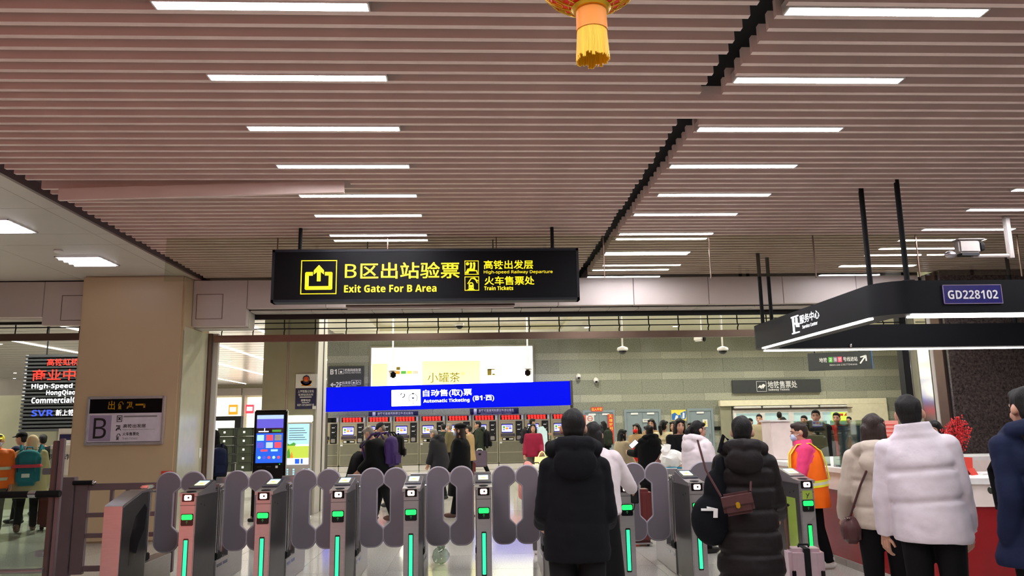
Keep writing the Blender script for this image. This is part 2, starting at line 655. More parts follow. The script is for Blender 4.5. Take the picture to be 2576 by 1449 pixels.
ORD = ['nearest', 'second', 'third', 'fourth', 'fifth', 'sixth', 'seventh', 'eighth', 'ninth', 'tenth']
lamp_house = MB('white_paint').prismx([(-.052, .07), (.052, .07), (.046, 0), (.040, 0), (.040, .012), (-.040, .012), (-.040, 0), (-.046, 0)], -.60, .60) \
    .box(-.60, -.59, -.045, .045, 0, .06).box(.59, .60, -.045, .045, 0, .06).mesh('lamp_housing', False)
lamp_diff = MB('lamp_white').box(-.588, .588, -.039, .039, .0005, .011).mesh('lamp_diffuser', False)
for colname, xc, rows in (('left', -1.18, (0, 6, 12, 18, 24, 29, 35, 42, 50)), ('middle', 2.42, (0, 6, 12, 18, 24, 29, 35, 42, 50)),
                          ('right', 6.25, (0, 6, 12, 18, 23, 28, 34, 41, 49))):
    for i, n in enumerate(rows):
        t = thing('ceiling_lamp', '%s slim white lamp from the front, in the %s row under the slatted ceiling' % (ORD[i], colname), 'ceiling lamp',
                  (xc + (0.1 if (colname == 'middle' and n == 24) else 0), ROW0 + PITCH_S * n, CEIL - .008), 0, 'slim lamps between the ceiling slats')
        link('lamp_housing', lamp_house, t)
        link('lamp_diffuser', lamp_diff, t)
# grille lamps in the flat panels
for lab, x0, y0 in (('recessed four-tube lamp in the flat ceiling, cut by the picture edge', -5.75, 8.50), ('recessed four-tube lamp in the flat ceiling above the beige column', -5.65, 10.40)):
    t = thing('grille_lamp', lab, 'ceiling lamp', (x0, y0, CEIL - .012))
    MB('white_paint').box(0, .6, 0, .012, -.004, .01).box(0, .6, .588, .6, -.004, .01).box(0, .012, 0, .6, -.004, .01).box(.588, .6, 0, .6, -.004, .01).build('lamp_frame', t, smooth=False)
    for k in range(4):
        MB('grille_tube').tube((.02, .09 + .14 * k, .0), (.58, .09 + .14 * k, .0), .026).build('tube', t)
        if k < 3:
            MB('chrome').box(.015, .585, .155 + .14 * k, .163 + .14 * k, -.012, .01).build('louvre', t, smooth=False)
t = thing('smoke_detector', 'round white smoke detector on the flat ceiling panel', 'smoke detector', at(147, 632, 10.05))
t.location.z = CEIL - .03
MB('white_paint').lathe([(.05, .03), (.06, .015), (.045, -.005), (.02, -.012)], 16).build('detector_body', t)

# ------------------------------------------------------------------ setting: fascia over the opening
wf = struct('wall_front', MB('charcoal').box(-13, 7.4, 12.30, 12.62, 3.44, 4.1))
edges = [-4.42, -3.58, -2.35, -1.12, .11, 1.34, 2.57, 3.80, 5.03, 6.26, 7.32]
for a, b in zip(edges[:-1], edges[1:]):
    MB('fascia_paint').box(a + .004, b - .004, 12.15, 12.3, 3.18 if b < -3.5 else 3.455, 3.905, .004).build('fascia_panel', wf, smooth=False)
for a, b, z in ((-12.3, -10.9, 3.35), (-10.9, -9.5, 3.35), (-9.5, -8.1, 3.35), (-8.1, -6.7, 3.35), (-6.7, -5.95, 3.22)):
    MB('fascia_paint').box(a + .004, b - .004, 12.15, 12.3, z, 3.905, .004).build('fascia_panel', wf, smooth=False)
for x0 in (-4.36, -6.42):    # inspection hatches
    x1 = x0 + .41
    MB('bronze').box(x0, x1, 12.146, 12.152, 3.29, 3.297).box(x0, x1, 12.146, 12.152, 3.68, 3.687).box(x0, x0 + .007, 12.146, 12.152, 3.29, 3.687).box(x1 - .007, x1, 12.146, 12.152, 3.29, 3.687).build('hatch_frame', wf, smooth=False)
    MB('fascia_paint').box(x0 + .012, x1 - .012, 12.144, 12.152, 3.302, 3.675, .003).build('hatch_door', wf, smooth=False)
x = -3.56
while x < 7.2:      # soffit tiles just behind the fascia
    MB('panel_white').box(x + .003, min(x + .475, 7.3) - .003, 12.3, 12.60, 3.42, 3.44).build('soffit_tile', wf, smooth=False)
    x += .48
MB('panel_white').box(-4.42, -3.58, 12.3, 12.62, 3.16, 3.44).box(-12.3, -5.95, 12.3, 12.62, 3.34, 3.44).build('soffit_step', wf, smooth=False)
MB('black_metal').box(-4.0, 7.2, 12.62, 12.66, 3.34, 3.6).box(-4.0, 7.2, 12.95, 13.0, 3.42, 5.0).box(-13, -6.0, 12.62, 12.66, 3.30, 3.6).box(-13, -6.0, 12.95, 13.0, 3.38, 5.0).build('shutter_housing', wf, smooth=False)

# ------------------------------------------------------------------ setting: columns
col = struct('column', MB('column_paint').box(-5.95, -4.42, 11.8, 13.0, 0, 3.93, .03))
MB('reflection_steel').box(-4.422, -4.405, 11.86, 12.90, 0.1, 3.14).build('steel_cladding', col, smooth=False)
MB('hall_column').box(-4.425, -4.41, 11.84, 11.87, 0.1, 3.08).build('corner_strip', col, smooth=False)
MB('bronze').box(-4.425, -4.34, 12.92, 13.04, 0, 3.16, .01).build('door_post', col, smooth=False)
MB('panel_white').box(-4.34, -4.26, 12.96, 13.04, 0, 3.16).build('guide_rail', col, smooth=False)
MB('white_paint').box(-4.404, -4.394, 12.74, 12.82, 1.15, 1.30, .002).build('switch_plate', col, smooth=False)
MB('paper_red').box(-4.60, -4.435, 11.785, 11.80, .80, 1.0).build('red_notice', col, smooth=False)

rc = struct('column', MB('void_black').box(7.47, 11.0, 11.84, 13.1, 0, 3.92))
for i in range(3):
    for j in range(6):
        MB('pillar_stone').box(7.46 + i * 1.1 + .002, 7.46 + (i + 1) * 1.1 - .002, 11.80, 11.85, j * .66 + .002, (j + 1) * .66 - .002).build('stone_panel', rc, (0, 0, 0), False)
MB('bronze').box(7.43, 7.47, 11.90, 12.14, 0, 3.9, .004).build('corner_strip', rc, smooth=False)
MB('panel_white').box(7.43, 7.47, 12.16, 12.25, 0, 3.9, .004).build('edge_strip', rc, smooth=False)
MB('black_metal').box(7.44, 7.47, 12.25, 12.29, 0, 3.9).build('edge_strip', rc, smooth=False)
MB('mirror_steel').box(7.44, 7.47, 12.29, 12.63, 0, 3.44).build('steel_cladding', rc, smooth=False)
MB('hall_column').box(7.43, 7.47, 12.63, 12.81, 0, 3.44, .004).build('edge_strip', rc, smooth=False)
MB('chrome').box(7.41, 7.47, 12.81, 12.87, 0, 3.44, .004).build('guide_rail', rc, smooth=False)
MB('black_metal').box(7.33, 7.47, 12.87, 13.05, 0, 3.42, .006).build('door_post', rc, smooth=False)

# hall column carrying the police notice
hc = struct('column', MB('hall_column').box(-4.06, -3.60, 15.0, 16.0, 0, 5.0, .01))
MB('hall_column').box(-3.585, -3.07, 15.0, 16.0, 0, 5.0, .01).build('cladding_panel', hc, smooth=False)
MB('steel').box(-3.60, -3.585, 14.998, 15.3, 0, 5.0).build('joint_strip', hc, smooth=False)
MB('panel_white').box(-3.07, -3.03, 15.05, 15.95, 0, 5.0, .004).build('edge_strip', hc, smooth=False)
MB('steel_dark').box(-3.03, -3.015, 15.55, 15.6, 0, 5.0).build('joint_strip', hc, smooth=False)

# ------------------------------------------------------------------ setting: hall shell
hce = struct('ceiling', MB('hall_ceiling').box(-4.8, 20, 13.0, 33, 5.0, 5.15))
# coffer edges
for x0, x1, y0, y1 in ((-4.8, 3.0, 26.2, 26.6), (-4.8, -3.2, 20, 26), (3.0, 3.5, 17.5, 26.6)):
    MB('hall_ceiling').box(x0, x1, y0, y1, 4.80, 5.0).build('coffer_edge', hce, smooth=False)
MB('cream').box(-4.7, 2.9, 20, 26.2, 4.985, 4.999).build('coffer_field', hce, smooth=False)
zs = [(0, .27, 1), (.27, .8, 0), (.8, 1.07, 1), (1.07, 1.6, 0), (1.6, 1.87, 1), (1.87, 2.4, 0), (2.4, 2.68, 1), (2.68, 3.23, 0), (3.23, 3.49, 1), (3.49, 4.02, 0), (4.02, 4.29, 1), (4.29, 4.82, 0), (4.82, 5.0, 1)]
wb = struct('wall_back', MB('kerb_stone').box(-5.6, 18, 29.53, 33, 0, 5.0))
for k, (a, b, li) in enumerate(zs):
    for i in range(15):
        x0 = -5.6 + i * 1.6 - (0.8 if k % 2 else 0)
        x1 = min(x0 + 1.6, 18)
        x0 = max(x0, -5.6)
        MB('wall_stone_light' if li else 'wall_stone_dark').box(-(x1 - x0) / 2 + .003, (x1 - x0) / 2 - .003, 0, .03, a + .002, b - .002).build('stone_panel', wb, ((x0 + x1) / 2, 29.5 + random.uniform(0, .004), 0), False)
MB('concourse_metal').box(17.9, 18.1, 13, 33, 0, 5).build('wall_right', None)['kind'] = 'structure'

# concourse to the left, running on behind the hall
cc = struct('ceiling', MB('concourse_metal').box(-30, -4.8, 13.0, 64, 5.15, 5.2))
y = 13.2
while y < 62:
    MB('concourse_metal').box(-30, -4.8, y, y + .92, 5.06, 5.1, .01).build('ceiling_strip', cc, smooth=False)
    y += 1.0
for k, x in enumerate((-7.6, -10.6, -13.6, -17.5)):
    MB('strip_glow').box(x - .04, x + .04, 14, 60, 5.035, 5.06).build('light_strip', cc, smooth=False)
struct('wall_left', MB('panel_white').box(-30.2, -30, 12, 64, 0, 5.2))
fw = struct('wall_back', MB('cream').box(-30, -4, 62, 62.2, 0, 5.2))
MATS['shop_glow'] = mk('shop_glow', (255, 252, 240), 0.5, emit=1.5, amt=0)
MATS['shop_orange'] = mk('shop_orange', (255, 150, 40), 0.5, emit=1.2, amt=0)
for i in range(9):
    x = -29 + i * 2.75
    MB('panel_white').box(x - .2, x, 61.6, 62, 0, 4.8).build('shop_pier', fw, smooth=False)
    MB('shop_glow').box(x + .15, x + 2.4, 61.9, 61.95, .4, 4.1).build('shop_window', fw, smooth=False)
    MB('fascia_paint').box(x, x + 2.5, 61.5, 61.9, 4.25, 4.8).build('shop_beam', fw, smooth=False)

# ------------------------------------------------------------------ lamps of the hall
dl_ring = MB('white_paint').lathe([(.10, .02), (.10, -.004), (.085, -.004), (.085, .02)], 20).mesh('lamp_ring')
dl_lens = MB('downlight_glow').lathe([(.084, .006), (.084, 0)], 20).mesh('lamp_lens')
k = 0
for iy, y in enumerate((15.5, 19.0, 22.8, 27.2)):
    for ix, x in enumerate((-2.4, .8, 4.0, 7.2, 10.6, 14.0)):
        z = 4.98 if not (20 < y < 26.2 and x < 3) else 4.97
        t = thing('downlight', 'recessed round downlight, %s from the left in the %s row of the ticket hall ceiling' % (ORD[ix].replace('nearest', 'first'), ORD[iy]), 'downlight', (x, y, z), 0, 'round downlights in the ticket hall ceiling')
        link('lamp_ring', dl_ring, t)
        link('lamp_lens', dl_lens, t)
        lamp('SPOT', (x, y, z - .03), 330, (1.0, .985, .87), spot_size=R(165), spot_blend=.7, shadow_soft_size=.09)
for y in (16, 22, 30, 40, 52):
    for x in (-7.5, -12.5, -19):
        t = thing('downlight', 'round concourse downlight, %s in the %s row from the front' % ({-7.5: 'nearest to the ticket hall', -12.5: 'middle one', -19: 'outermost to the left'}[x], {16: 'first', 22: 'second', 30: 'third', 40: 'fourth', 52: 'fifth'}[y]), 'downlight', (x, y, 5.05), 0, 'downlights of the left concourse')
        link('lamp_ring', dl_ring, t)
        link('lamp_lens', dl_lens, t)
        lamp('SPOT', (x, y, 5.0), 1300, (1.0, .98, .86), spot_size=R(165), spot_blend=.7, shadow_soft_size=.09)

for lab, x, y in (('far concourse downlight at the left picture edge, upper one', -18.6, 31), ('far concourse downlight at the left picture edge, second from the top', -24.5, 40), ('far concourse downlight left of the slatted board, third from the top', -28.4, 47),
                  ('far concourse downlight left of the slatted board, fourth from the top', -26.6, 46), ('far concourse downlight left of the slatted board, lowest one', -29.2, 50.5)):
    t = thing('downlight', lab, 'downlight', (x, y, 5.05), 0, 'downlights of the left concourse')
    link('lamp_ring', dl_ring, t)
    link('lamp_lens', dl_lens, t)

# ------------------------------------------------------------------ roll-up grilles above the openings
def grille(label, x0, x1, zb, ztop):
    t = thing('roller_grille', label, 'shutter', ((x0 + x1) / 2, 12.75, zb))
    h = ztop - zb
    w = (x1 - x0) / 2
    MB('bronze').box(-w, w, -.03, .03, 0, .115, .008).build('bottom_rail', t, smooth=False)
    z = .115 + .1
    while z < h:
        MB('rubber_black').tube((-w, 0, z), (w, 0, z), .009, n=6).build('rod', t)
        z += .095
    x = -w + .12
    while x < w:
        MB('rubber_black').path([(x, 0, .115), (x, 0, .16), (x + .012, -.012, .2), (x, 0, .24), (x, 0, h)], .010, 6).build('link_bar', t)
        x += .505


grille('roll-up bar grille lowered a little over the wide ticket hall opening', -4.262, 7.335, 2.985, 3.46)
grille('roll-up bar grille over the left opening beside the beige column', -12.6, -5.98, 3.05, 3.42)

# ------------------------------------------------------------------ glass smoke barrier under the ceiling
t = thing('smoke_barrier', 'hanging frameless glass smoke barrier under the far part of the slatted ceiling', 'glass barrier', (0, 9.45, 0))
for i in range(10):
    x0 = -3.80 + i * 1.36
    MB('barrier_glass').box(x0 + .004, x0 + 1.356, 0, .01, 3.38, CEIL).build('pane', t, smooth=False)
    MB('bronze').box(x0 + 1.354, x0 + 1.366, -.004, .014, 3.36, CEIL).build('clip_bar', t, smooth=False)


# ------------------------------------------------------------------ sign helpers
def pxr(root, r, Y):
    """photo rectangle (x0, y0, x1, y1) -> local x0, x1, z0, z1 on a board facing the camera at depth Y"""
    x0, y0, x1, y1 = r
    xm, ym = (x0 + x1) / 2, (y0 + y1) / 2
    ox, oz = root.location.x, root.location.z
    return at(x0, ym, Y).x - ox, at(x1, ym, Y).x - ox, at(xm, y1, Y).z - oz, at(xm, y0, Y).z - oz


def lpx(root, s, r, Y, mat, bold=0.0, y=-0.004):
    a, b, c, d = pxr(root, r, Y)
    return letters(root, s, a, b, c, d, mat, y, bold)


def pic_square(mb, x0, x1, z0, z1, w, y0, y1):
    mb.box(x0, x1, y0, y1, z0, z0 + w).box(x0, x1, y0, y1, z1 - w, z1).box(x0, x0 + w, y0, y1, z0, z1).box(x1 - w, x1, y0, y1, z0, z1)


def frac(x0, x1, z0, z1):
    return lambda u, v: (x0 + (x1 - x0) * u, z0 + (z1 - z0) * v)


def pic_seats(mb, x0, x1, z0, z1, y0, y1):
    """people on seats, with a clock"""
    f = frac(x0, x1, z0, z1)
    w = (x1 - x0)
    mb.disc(*f(.2, .78), .11 * w, y0, y1)
    mb.disc(*f(.45, .80), .085 * w, y0, y1)
    mb.disc(*f(.68, .80), .085 * w, y0, y1)
    mb.strip([f(.47, .68), f(.42, .40), f(.25, .36), f(.12, .12)], .13 * w, y0, y1)
    mb.strip([f(.70, .68), f(.66, .38), f(.48, .34)], .13 * w, y0, y1)
    mb.strip([f(.30, .28), f(.86, .28), f(.90, .10)], .06 * w, y0, y1)
    mb.strip([f(.28, .28), f(.24, .10)], .06 * w, y0, y1)


def pic_train(mb, x0, x1, z0, z1, y0, y1, dark):
    """train front below a fan of tickets"""
    f = frac(x0, x1, z0, z1)
    w = (x1 - x0)
    mb.strip([f(.22, .5), f(.45, .86), f(.7, .9), f(.88, .55)], .06 * w, y0, y1)
    mb.strip([f(.62, .86), f(.92, .70)], .06 * w, y0, y1)
    mb.prism([f(.28, .10), f(.28, .45), f(.36, .58), f(.54, .58), f(.62, .45), f(.62, .10)], y0, y1)
    cur = mb.cur
    mb.m(dark)
    mb.prism([f(.34, .40), f(.37, .50), f(.53, .50), f(.56, .40)], y0 - .002, y0)
    mb.disc(*f(.37, .22), .035 * w, y0 - .002, y0, 10)
    mb.disc(*f(.53, .22), .035 * w, y0 - .002, y0, 10)
    mb.cur = cur
    mb.strip([f(.22, .06), f(.68, .06)], .05 * w, y0, y1)


def arrow(mb, p, d, L, w, y0, y1):
    """arrow from tail p along unit d=(dx, dz)"""
    nx, nz = -d[1], d[0]
    q = (p[0] + d[0] * L, p[1] + d[1] * L)
    mb.strip([p, (q[0] - d[0] * w * .6, q[1] - d[1] * w * .6)], w, y0, y1)
    h = L * .42
    mb.strip([(q[0] - d[0] * h + nx * h * .8, q[1] - d[1] * h + nz * h * .8), q], w, y0, y1)
    mb.strip([(q[0] - d[0] * h - nx * h * .8, q[1] - d[1] * h - nz * h * .8), q], w, y0, y1)


# ------------------------------------------------------------------ main hanging exit sign
SY = 8.9
c = at(1071, 692, SY)
sg = thing('hanging_sign', 'wide black hanging light-box sign with yellow letters and exit arrow', 'sign', (c.x, SY, c.z))
x0, x1, z0, z1 = pxr(sg, (685, 628, 1455, 756), SY)
MB('sign_black').box(x0, x1, .0, .16, z0, z1, .004).build('box', sg, smooth=False)
mb = MB('charcoal')
pic_square(mb, x0 - .008, x1 + .008, z0 - .008, z1 + .008, .03, -.006, .165)
mb.build('frame', sg, smooth=False)
for px in (757, 1388):
    x = AX(px, 8.99, 575) - c.x
    MB('rubber_black').tube((x, .08, z1), (x, .08, CEIL + .1 - c.z), .022).build('hanger_rod', sg)
    MB('charcoal').lathe([(.045, 0), (.045, .02), (.02, .03)], 14, (x, .08, z1)).build('rod_flange', sg)
a = pxr(sg, (757, 655, 847, 740), SY)
mb = MB('yellow_glow')
pic_square(mb, *a, .008, -.006, .001)
f = frac(*a)
w = a[1] - a[0]
mb.strip([f(.30, .60), f(.17, .60), f(.17, .18), f(.83, .18), f(.83, .60), f(.70, .60)], .10 * w, -.006, .001)
mb.prism([f(.45, .38), f(.45, .66), f(.36, .58), f(.36, .70), f(.5, .86), f(.64, .70), f(.64, .58), f(.55, .66), f(.55, .38)], -.006, .001)
mb.build('pictogram', sg, smooth=False)
for rr, k in (((1169, 656, 1204, 691), 0), ((1169, 696, 1205, 731), 1)):
    a = pxr(sg, rr, SY)
    mb = MB('yellow_glow')
    pic_square(mb, *a, .006, -.006, .001)
    (pic_seats(mb, *a, -.006, .001) if k == 0 else pic_train(mb, *a, -.006, .001, 'sign_black'))
    mb.build('pictogram', sg, smooth=False)
for s, r, bo in (('B', (868, 665, 897, 699), .012), ('区出站验票', (907, 660, 1156, 701), .012), ('Exit Gate For B Area', (866, 716, 1098, 735), .02), ('高铁出发层', (1217, 655, 1341, 677), .012),
                 ('High-speed Railway Departure', (1217, 680, 1390, 690), .01), ('火车售票处', (1219, 695, 1344, 717), .012), ('Train Tickets', (1218, 720, 1291, 730), .02)):
    lpx(sg, s, r, SY, 'yellow_glow', bo, -.0065)
# slim display box seen edge-on, hanging behind and below the sign
c = at(1082, 767, 9.6)
t = thing('display_case', 'slim pinkish metal bar hanging just below the black exit sign', 'display', (c.x, 9.6, c.z))
a = pxr(t, (870, 759, 1295, 774), 9.6)
MB('fascia_paint').box(a[0], a[1], 0, .10, a[2], a[3], .01).build('housing', t, smooth=False)
MB('bronze').box(a[0], a[1], -.008, .0, -.012, .006).build('groove_strip', t, smooth=False)
for x in (-.8, .8):
    MB('rubber_black').tube((x, .05, a[3]), (x, .05, CEIL + .1 - c.z), .008, n=6).build('hanger_rod', t)

# ------------------------------------------------------------------ notice board on the beige column
t = thing('notice_board', 'chrome framed black and lilac letter B notice on the beige column', 'sign', (at(312, 1058, 11.8).x, 11.765, at(312, 1058, 11.8).z))
a = pxr(t, (220, 1000, 410, 1116), 11.765)
BX = frac(*a)


def bx(u0, v0, u1, v1):
    p, q = BX(u0, v0), BX(u1, v1)
    return p[0], q[0], p[1], q[1]


p = bx(0, 0, 1, 1)
MB('sign_black').box(p[0], p[1], .0, .03, p[2], p[3]).build('back_panel', t, smooth=False)
mb = MB('frame_aluminium')
for q in ((p[0], p[1], p[2] - .02, p[2] + .02), (p[0], p[1], p[3] - .02, p[3] + .02), (p[0] - .02, p[0] + .02, p[2] - .02, p[3] + .02), (p[1] - .02, p[1] + .02, p[2] - .02, p[3] + .02)):
    mb.box(q[0], q[1], -.02, .03, q[2], q[3], .008)
mb.build('frame', t)
q = bx(.02, .04, .98, .66)
MB('plate_lilac').box(q[0], q[1], -.006, 0, q[2], q[3]).build('lower_plate', t, smooth=False)
q = bx(.03, .06, .32, .62)
MB('print_lilac').box(q[0], q[1], -.009, -.006, q[2], q[3]).build('letter_plate', t, smooth=False)
for s, r, m in (('B', (.09, .12, .26, .56), 'print_black'), ('高铁出发层', (.48, .34, .78, .42), 'print_black'), ('High-speed Railway Departure', (.48, .285, .90, .315), 'print_grey'),
                ('火车售票处', (.48, .17, .70, .245), 'print_black'), ('Train Tickets', (.48, .09, .68, .135), 'print_grey'), ('出', (.26, .74, .35, .93), 'gold_foil')):
    q = bx(*r)
    letters(t, s, *q, m, -.0105 if m != 'gold_foil' else -.004, .01)
mb = MB('gold_foil')
pic_train(mb, *bx(.37, .74, .47, .93), -.004, 0, 'sign_black')
pic_seats(mb, *bx(.50, .74, .60, .93), -.004, 0)
q = bx(.63, .78, .74, .90)
mb.strip([(q[0], (q[2] + q[3]) / 2), (q[1], (q[2] + q[3]) / 2), (q[1], q[2])], .025, -.004, 0)
mb.build('pictogram', t, smooth=False)
mb = MB('print_black')
q = bx(.39, .47, .46, .61)
pic_square(mb, *q, .008, -.010, -.006)
mb.strip([(q[0] + .025, q[2] + .03), (q[1] - .025, q[3] - .03)], .014, -.010, -.006)
mb.strip([(q[0] + .025, q[3] - .03), (q[1] - .025, q[2] + .03)], .014, -.010, -.006)
pic_seats(mb, *bx(.38, .27, .46, .42), -.010, -.006)
pic_train(mb, *bx(.38, .08, .46, .23), -.010, -.006, 'plate_lilac')
mb.build('pictogram', t, smooth=False)
q = bx(.48, .57, .92, .60)
MB('print_grey').box(q[0], q[1], -.0085, -.006, q[2], q[3]).build('rule_line', t, smooth=False)

# ------------------------------------------------------------------ service canopy and its signs
CX0, CX1, CY0, CY1, CZ0, CZ1 = 3.95, 9.3, 7.2, 10.9, 2.575, 2.90


def rrect(x0, x1, y0, y1, r, n=6):
    out = []
    for cx, cy, a0 in ((x1 - r, y1 - r, 0), (x0 + r, y1 - r, 90), (x0 + r, y0 + r, 180), (x1 - r, y0 + r, 270)):
        for k in range(n + 1):
            a = R(a0 + 90 * k / n)
            out.append((cx + r * math.cos(a), cy + r * math.sin(a)))
    return out


t = thing('service_canopy', 'dark grey rounded ring canopy with white light strips over the service counter', 'canopy', ((CX0 + CX1) / 2, (CY0 + CY1) / 2, CZ0))
ox, oy = t.location.x, t.location.y
outer = rrect(CX0, CX1, CY0, CY1, .30)
inner = rrect(CX0 + .28, CX1 - .28, CY0 + .28, CY1 - .28, .12)
mb = MB('canopy_black')
n = len(outer)
vs, fs = [], []
for ring in (outer, inner):
    for z in (0, CZ1 - CZ0):
        vs += [(x - ox, y - oy, z) for x, y in ring]
for j in range(n):
    k = (j + 1) % n
    fs += [(j, k, n + k, n + j), (2 * n + k, 2 * n + j, 3 * n + j, 3 * n + k), (k, j, 2 * n + j, 2 * n + k), (n + j, n + k, 3 * n + k, 3 * n + j)]
mb.add(vs, fs)
mb.build('ring', t)
for (xa, xb, ya, yb) in ((CX0 + .012, CX0 + .062, 7.5, 10.45), (4.25, 8.9, CY0 + .012, CY0 + .062), (4.15, 8.0, CY1 - .062, CY1 - .012), (4.3, 8.8, CY0 + .19, CY0 + .22)):
    MB('canopy_glow').box(xa - ox, xb - ox, ya - oy, yb - oy, -.018, .0, .004).build('light_strip', t, smooth=False)
for x, y in ((4.05, 7.57), (4.27, 7.28), (4.05, 10.57), (4.27, 10.80), (7.85, 10.75), (7.85, 7.34)):
    MB('rubber_black').tube((x - ox, y - oy, CZ1 - CZ0), (x - ox, y - oy, CEIL - CZ0 + .1), .026).build('hanger_rod', t)
    MB('black_metal').box(x - ox - .05, x - ox + .05, y - oy - .05, y - oy + .05, CZ1 - CZ0, CZ1 - CZ0 + .015).build('rod_flange', t, smooth=False)
MB('chrome').ell((5.3 - ox, CY1 - .30 - oy, .03), (.02, .02, .025)).build('screw_cap', t)
# lettering on the left face: its own empty turned to face left
e = bpy.data.objects.new('face_sign', None)
COL.objects.link(e)
e.parent = t
e.location = (CX0 - ox, 0, 0)
e.rotation_euler = (0, 0, R(-90))


def yface(px, py):       # local x along the left face (towards the camera positive), z
    d = at(px, py, 1.0)
    k = CX0 / d.x
    return -(k * 1.0 - oy), EYE + (d.z - EYE) * k - CZ0


for s, (pa, pb), bo in (('服务中心', ((2013, 812), (2062, 792)), .02), ('Service Center', ((2020, 829), (2058, 820)), .02)):
    xa, za = yface(*pa)
    xb, zb = yface(*pb)
    h = .105 if s[0] == '服' else .042
    zc = .20 if s[0] == '服' else .105
    letters(e, s, xa, xb, zc - h / 2, zc + h / 2, 'white_glow', -.005, bo)
xa, _ = yface(1993, 825)
xb, _ = yface(2010, 815)
mb = MB('white_glow')
f = frac(xa, xb, .06, .26)
w = xb - xa
mb.strip([f(0, 1), f(1, 1)], .015, -.008, 0).strip([f(0, 0), f(1, 0)], .015, -.008, 0)
mb.disc(*f(.25, .84), .13 * w, -.008, 0).disc(*f(.72, .80), .13 * w, -.008, 0)
mb.strip([f(.25, .72), f(.27, .08)], .2 * w, -.008, 0).strip([f(.25, .62), f(.55, .55)], .1 * w, -.008, 0)
mb.strip([f(.72, .68), f(.74, .45), f(.98, .42)], .24 * w, -.008, 0)
mb.build('pictogram', e, smooth=False)
t = thing('number_plate', 'small blue plate with white code GD228102 on the dark canopy front', 'sign', (at(2446, 741, 7.2).x, CY0 - .02, at(2446, 741, 7.2).z))
a = pxr(t, (2373, 716, 2521, 764), 7.18)
MB('navy_plate').box(a[0], a[1], 0, .02, a[2], a[3], .004).build('plate', t, smooth=False)
mb = MB('print_lilac')
pic_square(mb, *a, .006, -.002, .004)
mb.build('plate_rim', t, smooth=False)
lpx(t, 'GD228102', (2384, 730, 2510, 752), 7.18, 'print_white', .015, -.003)

# ------------------------------------------------------------------ ticket gates
GY = 7.75


